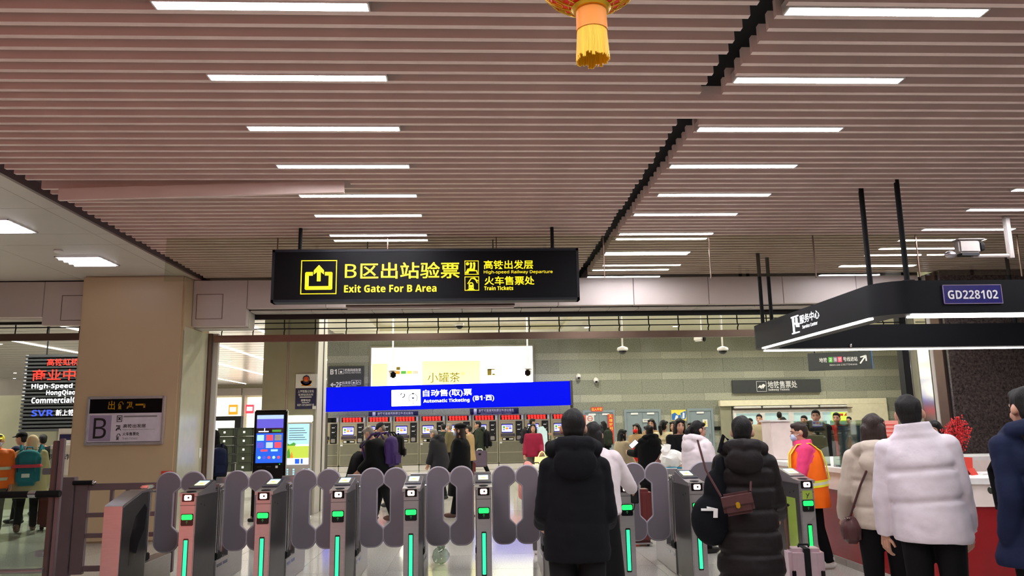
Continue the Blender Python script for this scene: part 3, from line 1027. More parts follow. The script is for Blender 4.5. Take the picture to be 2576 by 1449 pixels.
def gate_parts(t, wide=False, last=False, end=False):
    hw = .072
    # front tower
    if end:
        MB('steel').prismx([(0, 0), (0, .875), (.03, .89), (.42, .985), (.60, .985), (.60, 0)], -.085, .085).build('front_tower', t)
        MB('steel_dark').prismx([(.02, .02), (.02, .86), (.05, .872), (.42, .965), (.58, .965), (.58, .02)], .085, .089).build('side_panel', t)
        MB('black_gloss').prismx([(.20, .30), (.20, .55), (.30, .75), (.50, .85), (.56, .80), (.52, .60), (.40, .48), (.32, .30)], .089, .0905).build('side_window', t)
        return
    MB('steel').box(-hw, hw, 0, .64, 0, .955, .006).build('front_tower', t, smooth=False)
    for sx in (-1, 1):
        MB('steel_dark').box(sx * hw - .002, sx * hw + .002, .03, .63, .02, .945).build('side_panel', t, smooth=False)
        MB('black_gloss').box(sx * hw - .003, sx * hw + .003, .14, .16, .86, .875).box(sx * hw - .003, sx * hw + .003, .24, .255, .84, .855).build('sensor_eye', t, smooth=False)
    # sloped reader head
    MB('steel').prismx([(-.002, .955), (-.004, .985), (.12, .995), (.20, 1.01), (.50, 1.068), (.52, 1.06), (.52, .955)], -.086, .086).build('head', t)
    T = Matrix.Translation((0, .20, 1.0135)) @ Matrix.Rotation(R(10.9), 4, 'X')
    MB('reader_frame' if not last else 'steel').box(-.080, .080, .0, .30, .0, .006, .002, T).build('screen_frame', t, smooth=False)
    mb = MB('reader_cream').box(-.05, .05, .09, .25, .006, .010, 0, T)
    mb.m('screen_cyan').box(-.05, .05, .20, .25, .010, .0105, 0, T)
    mb.m('reader_gold').add([T @ Vector((-.025 + .05 * k / 8, .13 + .05 * math.sin(PI * k / 8), .0108)) for k in range(9)], [tuple(range(9))])
    mb.build('screen', t, smooth=False)
    MB('rubber_black').lathe([(.045, 0), (.045, .004), (.03, .006)], 18, (0, .08, .992)).build('card_pad', t)
    # front details
    MB('black_gloss').box(-.056, .056, -.008, .0, .905, .978, .003).build('scanner_panel', t, smooth=False)
    mb = MB('scan_glow').box(-.034, .034, -.012, -.008, .917, .967, .006)
    mb.m('black_gloss').disc(.006, .943, .009, -.0135, -.012, 12)
    mb.build('scan_window', t, smooth=False)
    MB('black_gloss').box(-.057, .057, -.007, 0, .682, .793, .006).build('display_panel', t, smooth=False)
    MB('green_glow').box(-.050, .050, -.011, -.007, .738, .786, .006).build('display_light', t, smooth=False)
    mb = MB('arrow_dim')
    arrow(mb, (0, .702), (0, 1), .026, .004, -.0078, -.007)
    mb.build('direction_arrow', t, smooth=False)
    MB('black_gloss').box(-.024, .024, -.004, 0, .155, .565, .004).build('light_bar_bed', t, smooth=False)
    MB('mint_glow' if not last else 'green_glow').path([(0, -.004, .172), (0, -.004, .55)], .017, 10).build('light_bar', t)
    MB('steel_dark').box(-hw - .001, hw + .001, -.001, .0, .868, .873).build('seam', t, smooth=False)
    # base with vents
    MB('steel').box(-hw - .012, hw + .012, .64, 1.06, 0, .255, .006).build('base', t, smooth=False)
    for sx in (-1, 1):
        xx = sx * (hw + .012)
        for ya, yb in ((.68, .84), (.88, 1.02)):
            MB('black_gloss').box(xx - .002, xx + .002, ya, yb, .185, .215).build('vent', t, smooth=False)
    # rear tower
    MB('steel').box(-hw, hw, 1.06, 1.60, 0, .955, .006).build('rear_tower', t, smooth=False)
    MB('steel').prismx([(1.615, .955), (1.615, .985), (1.48, .995), (1.40, 1.01), (1.10, 1.068), (1.08, 1.06), (1.08, .955)], -.094, .094).build('head', t)
    # hinge posts
    for sx in (-1, 1):
        for yy in (.69, .80):
            MB('chrome').tube((sx * .062, yy, .25), (sx * .062, yy, 1.0), .019, n=12).build('hinge_tube', t)
    MB('rubber_black').box(-.085, .085, .66, .84, .255, .33, .01).build('hinge_foot', t, smooth=False)
    MB('chrome').box(-.085, .085, .665, .825, .985, 1.02, .012).build('hinge_cap', t)
    for sx in (-1, 1):
        MB('chrome').tube((0, .75, .955), (sx * .10, .75, .955), .014).build('flap_arm', t)


def flap_outline(w, top, bot):
    """hinge edge at x=0, meeting edge at x=w: wide lobes above and below, narrow waist"""
    r = .115 if w < .3 else .17
    waist = w * .70
    pts = [(0, bot + r * .7)]
    for k in range(7):
        a = R(180 + 90 * k / 6)
        pts.append((r * .8 + r * .8 * math.cos(a), bot + r * .8 + r * .8 * math.sin(a)))
    for k in range(7):
        a = R(270 + 90 * k / 6)
        pts.append((w - r * .8 + r * .8 * math.cos(a), bot + r * .8 + r * .8 * math.sin(a)))
    for k in range(9):
        u = k / 8
        pts.append((waist + (w - waist) * (.5 + .5 * math.cos(PI * u)), bot + .165 + .095 * u))
    for k in range(9):
        u = k / 8
        pts.append((waist + (w - waist) * (.5 - .5 * math.cos(PI * u)), top - .215 + .080 * u))
    for k in range(9):
        a = R(-10 + 100 * k / 8)
        pts.append((w - r + r * math.cos(a), top - r + r * math.sin(a)))
    for k in range(9):
        a = R(90 + 90 * k / 8)
        pts.append((r + r * math.cos(a), top - r + r * math.sin(a)))
    return pts


def make_flap(w, side):
    pts = flap_outline(w, 1.14, .345)
    mb = MB('flap_grey').prism([(side * x, z) for x, z in pts], -.014, .014)
    mb.m('flap_edge')
    ring = [(side * x, 0, z) for x, z in pts]
    rr = []
    for i, p in enumerate(ring):
        rr.append(Vector(p))
    rr.append(rr[0])
    mb.path(rr, .0145, 6, False)
    return mb.mesh('flap')


flap_m = {(w, s): make_flap(w, s) for w in (.235, .42) for s in (-1, 1)}
GATES = [-2.755, -2.043, -1.33, -.631, .073, .777, 1.476, 2.181, 3.288]
glabels = ['narrow steel ticket gate with green light bar, first beside the plain end cabinet', 'narrow steel ticket gate with green light bar, in front of the black kiosk', 'narrow steel ticket gate with green light bar, third from the fence',
           'narrow steel ticket gate with green light bar, fourth from the fence', 'narrow steel ticket gate seen straight on, just left of the dark hooded man',
           'narrow steel ticket gate hidden behind the man in the dark hooded jacket', 'narrow steel ticket gate right of the man in the dark jacket, beside the white sleeve', 'narrow steel ticket gate behind the black round bag',
           'steel ticket gate with yellow-green stickers beside the silver suitcase']
first = None
for i, gx in enumerate(GATES):
    lane = (GATES[i + 1] - gx) if i < 8 else None
    if i == 8 or first is None:
        g = thing('ticket_gate', glabels[i], 'ticket gate', (gx, GY, 0), 0, 'row of ticket gates')
        gate_parts(g, last=(i == 8))
        if first is None:
            first = g
    else:
        g = copy_tree(first, None, glabels[i], (gx, GY, 0))
        for ch in list(g.children):
            if ch.name.startswith('flap.') or ch.name == 'flap':
                bpy.data.objects.remove(ch)
    if i < 8:
        w = .235 if lane < .9 else .42
        link('flap', flap_m[(w, 1)], g, (lane / 2 - .007 - w, .75, 0))
    prev = (gx - GATES[i - 1]) if i else .695
    w = .235 if prev < .9 else .42
    link('flap', flap_m[(w, -1)], g, (-prev / 2 + .007 + w, .75, 0))
    if i == 8:
        MB('sticker_green').box(-.0765, -.074, .12, .34, .18, .80).build('sticker', g, smooth=False, label='tall yellow-green sticker on the gate side')
        MB('sticker_green').box(-.05, .05, -.006, 0, .80, .885).build('sticker', g, smooth=False, label='small yellow-green sticker below the scanner')
        mb = MB('print_black')
        mb.strip([(-.012, .855), (.004, .835), (.018, .86)], .006, -.008, -.006).strip([(0, .835), (-.006, .812)], .006, -.008, -.006)
        mb.build('pictogram', g, smooth=False)
g = thing('ticket_gate', 'plain pinkish end cabinet of the gate row with no screen, beside the brown fence', 'ticket gate', (-3.45, GY, 0), 0, 'row of ticket gates')
gate_parts(g, end=True)
for yy in (.70, .80):
    MB('chrome').tube((0, yy, .25), (0, yy, 1.0), .021, n=12).build('hinge_tube', g)
MB('steel').box(-.084, .084, .60, 1.30, 0, .255, .006).build('base', g, smooth=False)
MB('rubber_black').box(-.035, .035, .66, .84, .255, .33, .01).build('hinge_foot', g, smooth=False)
MB('chrome').box(-.045, .045, .67, .83, .985, 1.02, .012).build('hinge_cap', g)
MB('chrome').tube((0, .75, .955), (.13, .75, .955), .014).build('flap_arm', g)
link('flap', flap_m[(.235, 1)], g, (.695 / 2 - .007 - .235, .75, 0))

# ------------------------------------------------------------------ fence and glass barrier at the left end of the gates
t = thing('metal_fence', 'purple-brown metal fence panel and post between the glass barrier and the gates', 'fence', (-4.075, 9.17, 0))
t.scale = (1.072, 1, .965)
MB('fence_paint').box(-.56, -.41, -.05, .05, 0, 1.12, .006).build('post', t, smooth=False)
MB('fence_paint').box(-.40, -.27, -.03, .03, .03, 1.04, .004).build('stile', t, smooth=False)
MB('fence_paint').box(.57, .64, -.03, .03, .03, 1.04, .004).build('stile', t, smooth=False)
for z0, z1 in ((.965, 1.04), (.66, .71), (.43, .48), (.06, .12)):
    MB('fence_paint').box(-.27, .57, -.025, .025, z0, z1, .004).build('rail', t, smooth=False)
for x, z0, z1 in ((-.03, .71, .965), (.13, .71, .965), (.36, .71, .965), (-.05, .12, .43), (.20, .12, .43)):
    MB('fence_paint').box(x - .015, x + .015, -.02, .02, z0, z1).build('mullion', t, smooth=False)
MB('rubber_black').tube((-.42, -.04, 1.055), (-.22, -.04, 1.055), .026).build('latch_bar', t)
MB('chrome').ell((-.215, -.04, 1.055), (.03, .024, .024)).build('latch_knob', t)
t = thing('glass_barrier', 'waist-high glass barrier with dark tube rail and tall end post', 'barrier', (-5.2, 7.85, 0))
MB('steel_dark').box(1.10, 1.15, -.03, .03, 0, 1.50, .006).build('post', t, smooth=False)
MB('fence_paint').box(1.16, 1.20, -.025, .025, 0, 1.52, .006).build('post', t, smooth=False)
MB('clear_glass').box(-2.2, 1.09, -.006, .006, .12, 1.42).build('pane', t, smooth=False)
MB('rubber_black').path([(-2.2, -.05, 1.0), (1.22, -.05, 1.0)], .032, 14).build('top_rail', t)
MB('chrome').tube((.93, -.05, 1.0), (1.0, -.05, 1.0), .0335).build('rail_sleeve', t)
MB('steel').path([(-2.2, -.04, .30), (1.12, -.04, .30)], .024, 12).build('lower_rail', t)
MB('chrome').box(1.02, 1.10, -.03, .02, 1.18, 1.24, .006).build('glass_clamp', t, smooth=False)
MB('chrome').box(1.02, 1.10, -.03, .02, .42, .48, .006).build('glass_clamp', t, smooth=False)

# ------------------------------------------------------------------ service counter
t = thing('service_counter', 'long service counter with white top and fascia over dark red panels', 'counter', (4.03, 8.7, 0))
ox, oy = 4.03, 8.7


def ring_wall(mb, o, z0, z1):
    """hollow counter: outer outline o, clerk space cut out in the middle"""
    i = rrect(4.85, 8.2, 7.57, 10.5, .10)
    n = len(o)
    vs = []
    for ring in (o, i):
        for z in (z0, z1):
            vs += [(x - ox, y - oy, z) for x, y in ring]
    fs = []
    for j in range(n):
        k = (j + 1) % n
        fs += [(j, k, n + k, n + j), (2 * n + k, 2 * n + j, 3 * n + j, 3 * n + k), (k, j, 2 * n + j, 2 * n + k), (n + j, n + k, 3 * n + k, 3 * n + j)]
    mb.add(vs, fs)
    return mb


def inset(d):
    return rrect(4.03 + d, 9.0 - d, 6.75 + d, 11.3 - d, .55 - d)


ring_wall(MB('kerb_stone'), inset(-.01), 0, .07).build('kerb', t)
ring_wall(MB('counter_red'), inset(.02), .07, .80).build('red_panel', t)
ring_wall(MB('counter_white'), inset(0), .80, .995).build('white_fascia', t)
ring_wall(MB('white_paint'), inset(-.035), .995, 1.045).build('counter_top', t)
for yy in (7.6, 8.6, 9.6):
    MB('kerb_stone').box(-.0135, -.008, yy - oy - .003, yy - oy + .003, .0, .07).build('kerb_joint', t, smooth=False)
    MB('steel_dark').box(-.003, .002, yy - oy + .3, yy - oy + .304, .80, .995).build('panel_joint', t, smooth=False)


# ------------------------------------------------------------------ ticket machines along the back wall
TY, TX0, TP = 29.0, -4.985, .973


def tvm(t, lit=True):
    MB('tvm_paint').box(0, .95, .0, .48, .22, 2.0, .02).build('cabinet', t)
    MB('panel_white').box(.0, .95, -.04, .48, .0, .20, .01).build('plinth', t, smooth=False)
    MB('black_gloss').box(.07, .84, -.012, .0, 1.79, 1.96, .006).build('header_display', t, smooth=False)
    if lit:
        h = MB('red_glow')
        for k in range(6):
            x = .12 + k * .115
            h.strip([(x, 1.93), (x + .075, 1.93)], .03, -.016, -.012).strip([(x + .037, 1.945), (x + .037, 1.87)], .03, -.016, -.012)
            h.strip([(x, 1.89), (x + .075, 1.89)], .028, -.016, -.012)
            h.strip([(x + .01, 1.835), (x + .08, 1.835)], .028, -.016, -.012).strip([(x + .02, 1.855), (x + .02, 1.805)], .028, -.016, -.012).strip([(x + .066, 1.855), (x + .066, 1.805)], .028, -.016, -.012)
        h = h.build('header_lights', t, smooth=False)
        h['kind'] = 'stuff'
    MB('print_white').box(.86, .91, -.012, 0, 1.80, 1.95, .004).build('header_tag', t, smooth=False)
    MB('gold_foil').box(.06, .60, -.006, 0, 1.10, 1.72, .006).build('bezel_rim', t, smooth=False)
    MB('tvm_paint').box(.075, .585, -.014, -.004, 1.12, 1.71, .006).build('bezel', t, smooth=False)
    MB('black_gloss').box(.10, .53, -.022, -.012, 1.31, 1.64, .01).build('screen_frame', t, smooth=False)
    mb = MB('screen_white' if lit else 'screen_dark').box(.12, .51, -.026, -.020, 1.33, 1.62)
    if lit:
        mb.m('screen_violet').box(.12, .51, -.028, -.024, 1.585, 1.62).box(.12, .51, -.028, -.024, 1.33, 1.355)
        mb.m('screen_green').box(.16, .235, -.028, -.024, 1.47, 1.56)
        mb.m('screen_orange').box(.26, .36, -.028, -.024, 1.43, 1.51)
        mb.m('screen_violet').box(.25, .48, -.028, -.024, 1.53, 1.565).box(.38, .48, -.028, -.024, 1.44, 1.51).box(.15, .235, -.028, -.024, 1.41, 1.45)
    mb.build('screen', t, smooth=False)
    MB('steel_dark').prismx([(0, 1.17), (-.12, 1.185), (-.13, 1.20), (-.02, 1.29), (0, 1.29)], .08, .60).build('shelf', t)
    MB('black_gloss').box(.13, .56, -.016, -.004, 1.03, 1.14, .004).build('slot_panel', t, smooth=False)
    MB('print_white').box(.15, .26, -.022, -.014, 1.05, 1.12, .004).build('coin_slot', t, smooth=False)
    MB('print_white').box(.38, .54, -.022, -.014, 1.06, 1.11, .004).build('ticket_slot', t, smooth=False)
    MB('black_metal').box(.63, .88, -.02, 0, 1.02, 1.74, .01).build('payment_module', t, smooth=False)
    for z in (1.60, 1.43):
        MB('print_white').box(.69, .80, -.03, -.018, z - .015, z + .015, .004).build('card_slot', t, smooth=False)
    for z in (1.64, 1.47, 1.30):
        MB('steel').box(.81, .83, -.026, -.018, z - .012, z + .012).build('key_lock', t, smooth=False)
    MB('steel').box(.67, .82, -.05, -.018, 1.06, 1.20, .015).build('pin_pad', t)
    MB('tvm_panel').box(.03, .92, -.006, 0, .62, 1.0, .004).build('lower_panel', t, smooth=False)
    MB('tvm_panel').box(.03, .92, -.006, 0, .25, .60, .004).build('lower_panel', t, smooth=False)
    MB('print_white').box(.04, .12, -.012, -.004, .93, .99).build('asset_tag', t, smooth=False)
    MB('chrome').box(.86, .89, -.02, -.004, .70, .73).build('key_lock', t, smooth=False)


tl = ['first full ticket machine beside the hall column, red lit header', 'second ticket machine, behind the old man with the cap', 'third ticket machine, right of the old man with the cap', 'fourth ticket machine, behind the grey-haired person in the hood',
      'fifth ticket machine, behind the person in the black beret', 'sixth ticket machine, behind the man carrying the purple case', 'seventh ticket machine, with nobody in front of it', 'eighth ticket machine, behind the person in the dark pink fleece',
      'ninth ticket machine, half behind the head of the dark hooded man']
base = None
for k in range(9):
    loc = (TX0 + TP * k, TY, 0)
    if base is None:
        base = thing('ticket_machine', tl[0], 'ticket machine', loc, 0, 'row of ticket machines')
        tvm(base)
    else:
        copy_tree(base, None, tl[k], loc)
    if k < 9:
        pass
t = thing('ticket_machine', 'ticket machine with a dark header half hidden by the hall column', 'ticket machine', (TX0 - TP, TY, 0), 0, 'row of ticket machines')
tvm(t, False)

# blue header sign over the machines
BY = 28.2
c = at(1128, 997, BY)
t = thing('ticketing_sign', 'long bright blue light-box sign over the ticket machines', 'sign', (c.x, BY, c.z))
hw, hh = (AX(1437, BY, 990) - AX(818, BY, 1000)) / 2, .435
MB('blue_glow').box(-hw, hw, 0, .25, -hh, hh, .01).build('light_box', t, smooth=False)
MB('steel_dark').box(hw, hw + .09, .0, .27, -hh - .02, hh + .02).build('end_cap', t, smooth=False)
for x in (hw + .045, -hw + .05):
    MB('steel_dark').box(x - .045, x + .045, .09, .20, -c.z, -hh - .02).build('post', t, smooth=False)
a = pxr(t, (985, 979, 1058, 1020), BY)
mb = MB('ad_white').box(a[0], a[1], -.012, .0, a[2], a[3], .008)
mb.build('pictogram_plate', t, smooth=False)
f = frac(*a)
w = a[1] - a[0]
mb = MB('navy_plate')
cx, cz = f(.74, .48)
r = .15 * w
mb.strip([(cx + r * math.cos(R(d)), cz + r * math.sin(R(d))) for d in range(-50, 231, 20)], .018 * w, -.016, -.012)
mb.disc(cx, cz + r, .03 * w, -.016, -.012, 10)
mb.strip([(cx, cz - .05 * w), (cx, cz - .19 * w)], .02 * w, -.016, -.012)
mb.prism([(cx - .045 * w, cz + .02 * w), (cx + .045 * w, cz + .02 * w), (cx + .03 * w, cz - .03 * w), (cx - .03 * w, cz - .03 * w)], -.016, -.012)
mb.strip([(cx - .08 * w, cz - .19 * w), (cx + .08 * w, cz - .19 * w)], .014 * w, -.016, -.012)
c2, d2 = f(.38, .66)
r = .07 * w
mb.strip([(c2 + r * math.cos(R(d)), d2 + r * math.sin(R(d))) for d in range(-100, 60, 20)], .03 * w, -.016, -.012)
mb.strip([(c2 - r, d2 + .02 * w), (c2 - r * .4, d2 + r)], .03 * w, -.016, -.012)
mb.build('pictogram', t, smooth=False)
for s, r, b in (('自动售(取)票', (1064, 979, 1187, 999), .03), ('Automatic Ticketing', (1065, 1003, 1181, 1014), .04), ('(B1·西)', (1189, 995, 1243, 1011), .02)):
    lpx(t, s, r, BY, 'ad_white', b, -.004)
t.rotation_euler = (0, R(-.7), 0)

# light-box advertisement
AY = 29.40
c = at(1137, 915, AY)
t = thing('advert_lightbox', 'bright pale yellow tea advertisement light box on the stone wall', 'advertisement', (c.x, AY, c.z))
a = pxr(t, (934, 873, 1340, 962), AY)
MB('steel').box(a[0] - .06, a[1] + .06, .0, .10, a[2] - .3, a[3] + .06).build('frame', t, smooth=False)
mb = MB('ad_white').box(a[0], a[1], -.01, .02, a[2] - .25, a[3])
mb.build('lit_face', t, smooth=False)
x0, x1, z0, z1 = pxr(t, (1062, 908, 1208, 962), AY)
MB('ad_yellow').box(x0, x1, -.013, -.009, z0 - .2, z1).build('yellow_field', t, smooth=False)
x0, x1, z0, z1 = pxr(t, (936, 915, 975, 962), AY)
MB('ad_yellow').box(x0, x1, -.013, -.009, z0 - .2, z1).build('yellow_field', t, smooth=False)
lpx(t, '小罐茶', (1076, 937, 1157, 962), AY, 'ad_gold', 0.0, -.015)
lpx(t, '®', (1160, 936, 1168, 944), AY, 'ad_gold', 0.0, -.015)
x0, x1, z0, z1 = pxr(t, (1226, 928, 1245, 944), AY)
mb = MB('ad_gold').box(x0, x0 + (x1 - x0) * .55, -.014, -.01, z0, z1).box(x0, x1, -.014, -.01, z1 - .04, z1).box(x1 - .1, x1, -.014, -.01, z0, z0 + .06)
mb.build('box_print', t, smooth=False)
x0, x1, z0, z1 = pxr(t, (978, 933, 1053, 941), AY)
w = (x1 - x0) / 5
for k, m in enumerate(('screen_red', 'screen_orange', 'screen_green', 'screen_lime', 'cream')):
    MB(m).box(x0 + k * w + .01, x0 + (k + 1) * w - .02, -.016, -.01, z0, z1, .003).build('tea_can_print', t, smooth=False)
x0, x1, z0, z1 = pxr(t, (997, 923, 1007, 931), AY)
MB('ad_gold').box(x0, x1, -.014, -.01, z0, z1).build('box_print', t, smooth=False)

# B1 direction sign on the wall
t = thing('direction_sign', 'dark grey B1 and 2F direction sign on the wall above the blue sign', 'sign', (at(870, 946, 29.42).x, 29.42, at(870, 946, 29.42).z))
a = pxr(t, (825, 921, 915, 975), 29.42)
MB('sign_grey').box(a[0], a[1], 0, .06, a[2] - .25, a[3], .01).build('plate', t, smooth=False)
for s, r, b in (('B1', (831, 929, 847, 942), .03), ('铁路网络取票', (867, 927, 908, 935), .02), ('Railway Web Tickets', (867, 936, 908, 940), .02), ('2F', (845, 961, 860, 974), .02), ('出发层', (861, 959, 882, 967), .02), ('Departure Floor', (861, 969, 897, 972), .02)):
    lpx(t, s, r, 29.42, 'print_white', b)
mb = MB('print_white')
for r in ((851, 928, 865, 941), (884, 956, 896, 967), (897, 956, 908, 967)):
    q = pxr(t, r, 29.42)
    pic_square(mb, *q, .015, -.008, 0)
    f = frac(*q)
    w = q[1] - q[0]
    mb.prism([f(.3, .2), f(.3, .6), f(.7, .6), f(.7, .2)], -.008, 0) if r[0] < 890 else mb.strip([f(.2, .3), f(.5, .65), f(.8, .3)], .12 * w, -.008, 0)
q = pxr(t, (832, 962, 844, 974), 29.42)
arrow(mb, (q[1], (q[2] + q[3]) / 2), (-1, 0), q[1] - q[0], .035, -.008, 0)
mb.build('pictogram', t, smooth=False)

# notices above the machines
for nm, r in (('navy ticket notice board above the second and third ticket machines', (927, 1035, 1052, 1052)), ('navy ticket notice board above the sixth and seventh ticket machines', (1182, 1027, 1305, 1045))):
    c = at((r[0] + r[2]) / 2, (r[1] + r[3]) / 2, 29.1)
    t = thing('notice_strip', nm, 'notice', (c.x, 29.1, c.z), 0, 'navy notices above the ticket machines')
    a = pxr(t, r, 29.1)
    MB('print_navy').box(a[0], a[1], 0, .03, a[2] - .02, a[3]).build('plate', t, smooth=False)
    f = frac(*a)
    q = (*f(.08, .05), *f(.14, .95))
    MB('print_white').box(q[0], q[2], -.004, 0, q[1], q[3]).build('white_tab', t, smooth=False)
    q = (*f(.18, .48), *f(.90, .90))
    letters(t, '旅客可直接凭购票证件进站乘车', q[0], q[2], q[1], q[3], 'print_white', -.004, .02)
    q = (*f(.22, .10), *f(.85, .34))
    letters(t, '需要报销凭证的旅客 可在自动售票机上打印报销凭证', q[0], q[2], q[1], q[3], 'print_white', -.004, .01)
    q = (*f(.17, .40), *f(.91, .43))
    MB('print_white').box(q[0], q[2], -.004, 0, q[1], q[3]).build('rule_line', t, smooth=False)

# police notice on the hall column
PY = 14.97
c = at(770, 985, PY)
t = thing('police_notice', 'police emblem over navy telephone notice on the hall column', 'notice', (c.x, PY, c.z))
a = pxr(t, (744, 941, 797, 976), PY)
MB('paper_white').box(a[0], a[1], 0, .02, a[2], a[3]).build('upper_plate', t, smooth=False)
f = frac(*a)
w = a[1] - a[0]
cx, cz = f(.5, .55)
mb = MB('gold_foil')
for k in range(20):
    d = R(200 + 140 * k / 19)
    mb.disc(cx + .19 * w * math.cos(d) * 1.15, cz + .19 * w * math.sin(d), .07 * w, -.006, 0, 8)
mb.prism([(cx - .24 * w, cz - .27 * w), (cx + .24 * w, cz - .27 * w), (cx + .15 * w, cz - .17 * w), (cx - .15 * w, cz - .17 * w)], -.006, 0)
mb.m('print_navy').prism([(cx - .17 * w, cz + .10 * w), (cx - .12 * w, cz + .20 * w), (cx, cz + .25 * w), (cx + .12 * w, cz + .20 * w), (cx + .17 * w, cz + .10 * w), (cx + .14 * w, cz - .12 * w), (cx, cz - .19 * w), (cx - .14 * w, cz - .12 * w)], -.010, -.004)
mb.m('gold_foil').disc(cx, cz + .05 * w, .125 * w, -.012, -.009)
mb.m('paper_red').disc(cx, cz + .055 * w, .11 * w, -.014, -.011)
mb.m('gold_foil').prism([(cx - .06 * w, cz - .02 * w), (cx + .06 * w, cz - .02 * w), (cx + .05 * w, cz + .01 * w), (cx, cz + .05 * w), (cx - .05 * w, cz + .01 * w)], -.016, -.013).disc(cx, cz + .10 * w, .022 * w, -.016, -.013, 8)
mb.build('emblem', t, smooth=False)
a = pxr(t, (743, 977, 795, 1029), PY)
MB('print_navy').box(a[0], a[1], 0, .02, a[2], a[3]).build('lower_plate', t, smooth=False)
for s, r in (('上海铁路公安处', (749, 981, 790, 988)), ('虹桥站派出所', (751, 990, 788, 996)), ('报警电话', (757, 1004, 781, 1010)), ('021-51244110', (748, 1016, 790, 1021))):
    lpx(t, s, r, PY, 'print_white', .02)
for r in ((754, 998, 784, 1000), (759, 1012, 778, 1013.5)):
    q = pxr(t, r, PY)
    MB('print_white').box(q[0], q[1], -.003, 0, q[2], q[3]).build('rule_line', t, smooth=False)
q = pxr(t, (786, 1021, 795, 1029), PY)
MB('paper_white').box(q[0], q[1], -.006, 0, q[2], q[3]).build('corner_sticker', t, smooth=False)

# ------------------------------------------------------------------ kiosks in front of the hall column
KY = 14.2
t = thing('enquiry_kiosk', 'tall black self-service enquiry kiosk with a blue touch screen', 'kiosk', (AX(680, KY), KY, 0))
MB('kiosk_black').box(-.285, .285, 0, .10, .06, 1.915, .02).build('body', t)
MB('panel_white').box(-.295, .295, .02, .12, .04, 1.925, .02).build('side_rim', t)
MB('black_metal').box(-.29, .29, -.16, .26, 0, .06, .01).build('foot', t, smooth=False)
mb = MB('screen_blue').box(-.235, .235, -.006, .0, .99, 1.83)
mb.m('screen_sky').box(-.235, .235, -.009, -.005, 1.76, 1.83)
mb.m('screen_violet').box(-.235, .235, -.009, -.005, 1.60, 1.76)
mb.m('screen_dark').box(-.235, .235, -.009, -.005, 1.51, 1.60)
mb.m('screen_white').box(-.20, -.02, -.011, -.008, 1.53, 1.55).box(-.10, -.085, -.011, -.008, 1.53, 1.60)
mb.m('screen_green').box(.04, .20, -.011, -.008, 1.53, 1.57)
mb.build('screen', t, smooth=False)
for i, (m, x, z) in enumerate((('screen_cyan', -.16, 1.43), ('screen_red', 0, 1.43), ('paper_white', .15, 1.43), ('screen_violet', -.16, 1.30), ('screen_sky', 0, 1.30), ('screen_red', .15, 1.30))):
    MB(m).box(x - .06, x + .06, -.011, -.006, z - .05, z + .05, .003).build('screen_button', t, smooth=False)
for x, m in ((-.09, 'screen_red'), (.09, 'screen_cyan')):
    MB(m).box(x - .06, x + .06, -.011, -.006, 1.19, 1.225, .003).build('screen_button', t, smooth=False)
for k, m in enumerate(('screen_cyan', 'screen_violet', 'screen_red', 'screen_cyan', 'screen_red')):
    MB(m).disc(-.17 + .085 * k, 1.085, .026, -.011, -.006, 14).build('screen_button', t, smooth=False)
MB('print_white').box(.12, .16, -.008, 0, .90, .94).build('card_slot', t, smooth=False)
MB('green_glow').disc(.19, .965, .008, -.006, 0, 8).build('status_light', t, smooth=False)
MB('steel_dark').box(-.20, -.12, -.004, 0, .92, .925).box(-.04, .04, -.004, 0, .92, .93).build('slot_line', t, smooth=False)
letters(t, '自助问讯机', -.17, .16, .65, .71, 'print_grey', -.005, .01)
KY = 14.35
t = thing('map_kiosk', 'white information kiosk with a landscape screen beside the black kiosk', 'kiosk', (AX(752, KY), KY, 0))
MB('panel_white').box(-.225, .225, 0, .12, .03, 1.70, .015).build('body', t)
MB('white_paint').box(-.225, .225, -.12, .22, 0, .03, .008).build('foot', t, smooth=False)
MB('ad_white').box(-.228, .228, -.012, .12, 1.70, 1.82, .012).build('header_light', t, smooth=False)
mb = MB('screen_cyan').box(-.20, .19, -.006, 0, 1.28, 1.665)
mb.m('screen_lime').box(-.20, .19, -.006, 0, 1.06, 1.28)
mb.m('screen_green').prism([(-.20, 1.06), (-.20, 1.16), (-.16, 1.24), (-.12, 1.06)], -.009, -.006).prism([(-.20, 1.28), (-.20, 1.33), (-.15, 1.30), (-.08, 1.34), (0, 1.28)], -.009, -.006)
mb.m('screen_orange').prism([(-.14, 1.06), (-.11, 1.18), (-.08, 1.06)], -.010, -.006)
mb.m('screen_white').box(-.05, .19, -.010, -.006, 1.27, 1.30).box(-.20, .19, -.006, 0, .945, 1.06)
mb.m('screen_blue').box(-.05, .03, -.009, -.005, .96, 1.045).box(.055, .09, -.009, -.005, .96, 1.045)
mb.m('print_grey')
for k in range(6):
    mb.box(-.17, .15 - .03 * (k % 3), -.009, -.006, 1.38 + .04 * k, 1.392 + .04 * k)
mb.build('screen', t, smooth=False)
for x in (-.18, -.07, .11, .20):
    for z in (.86, .82, .78, .68, .63, .58):
        if (x == .11 and z < .6) or (x == .20 and z < .7):
            continue
        MB('screen_cyan').box(x - .014, x + .014, -.006, 0, z - .012, z + .012).build('map_mark', t, smooth=False)

# ------------------------------------------------------------------ grey doors in the back wall
DY = 29.46


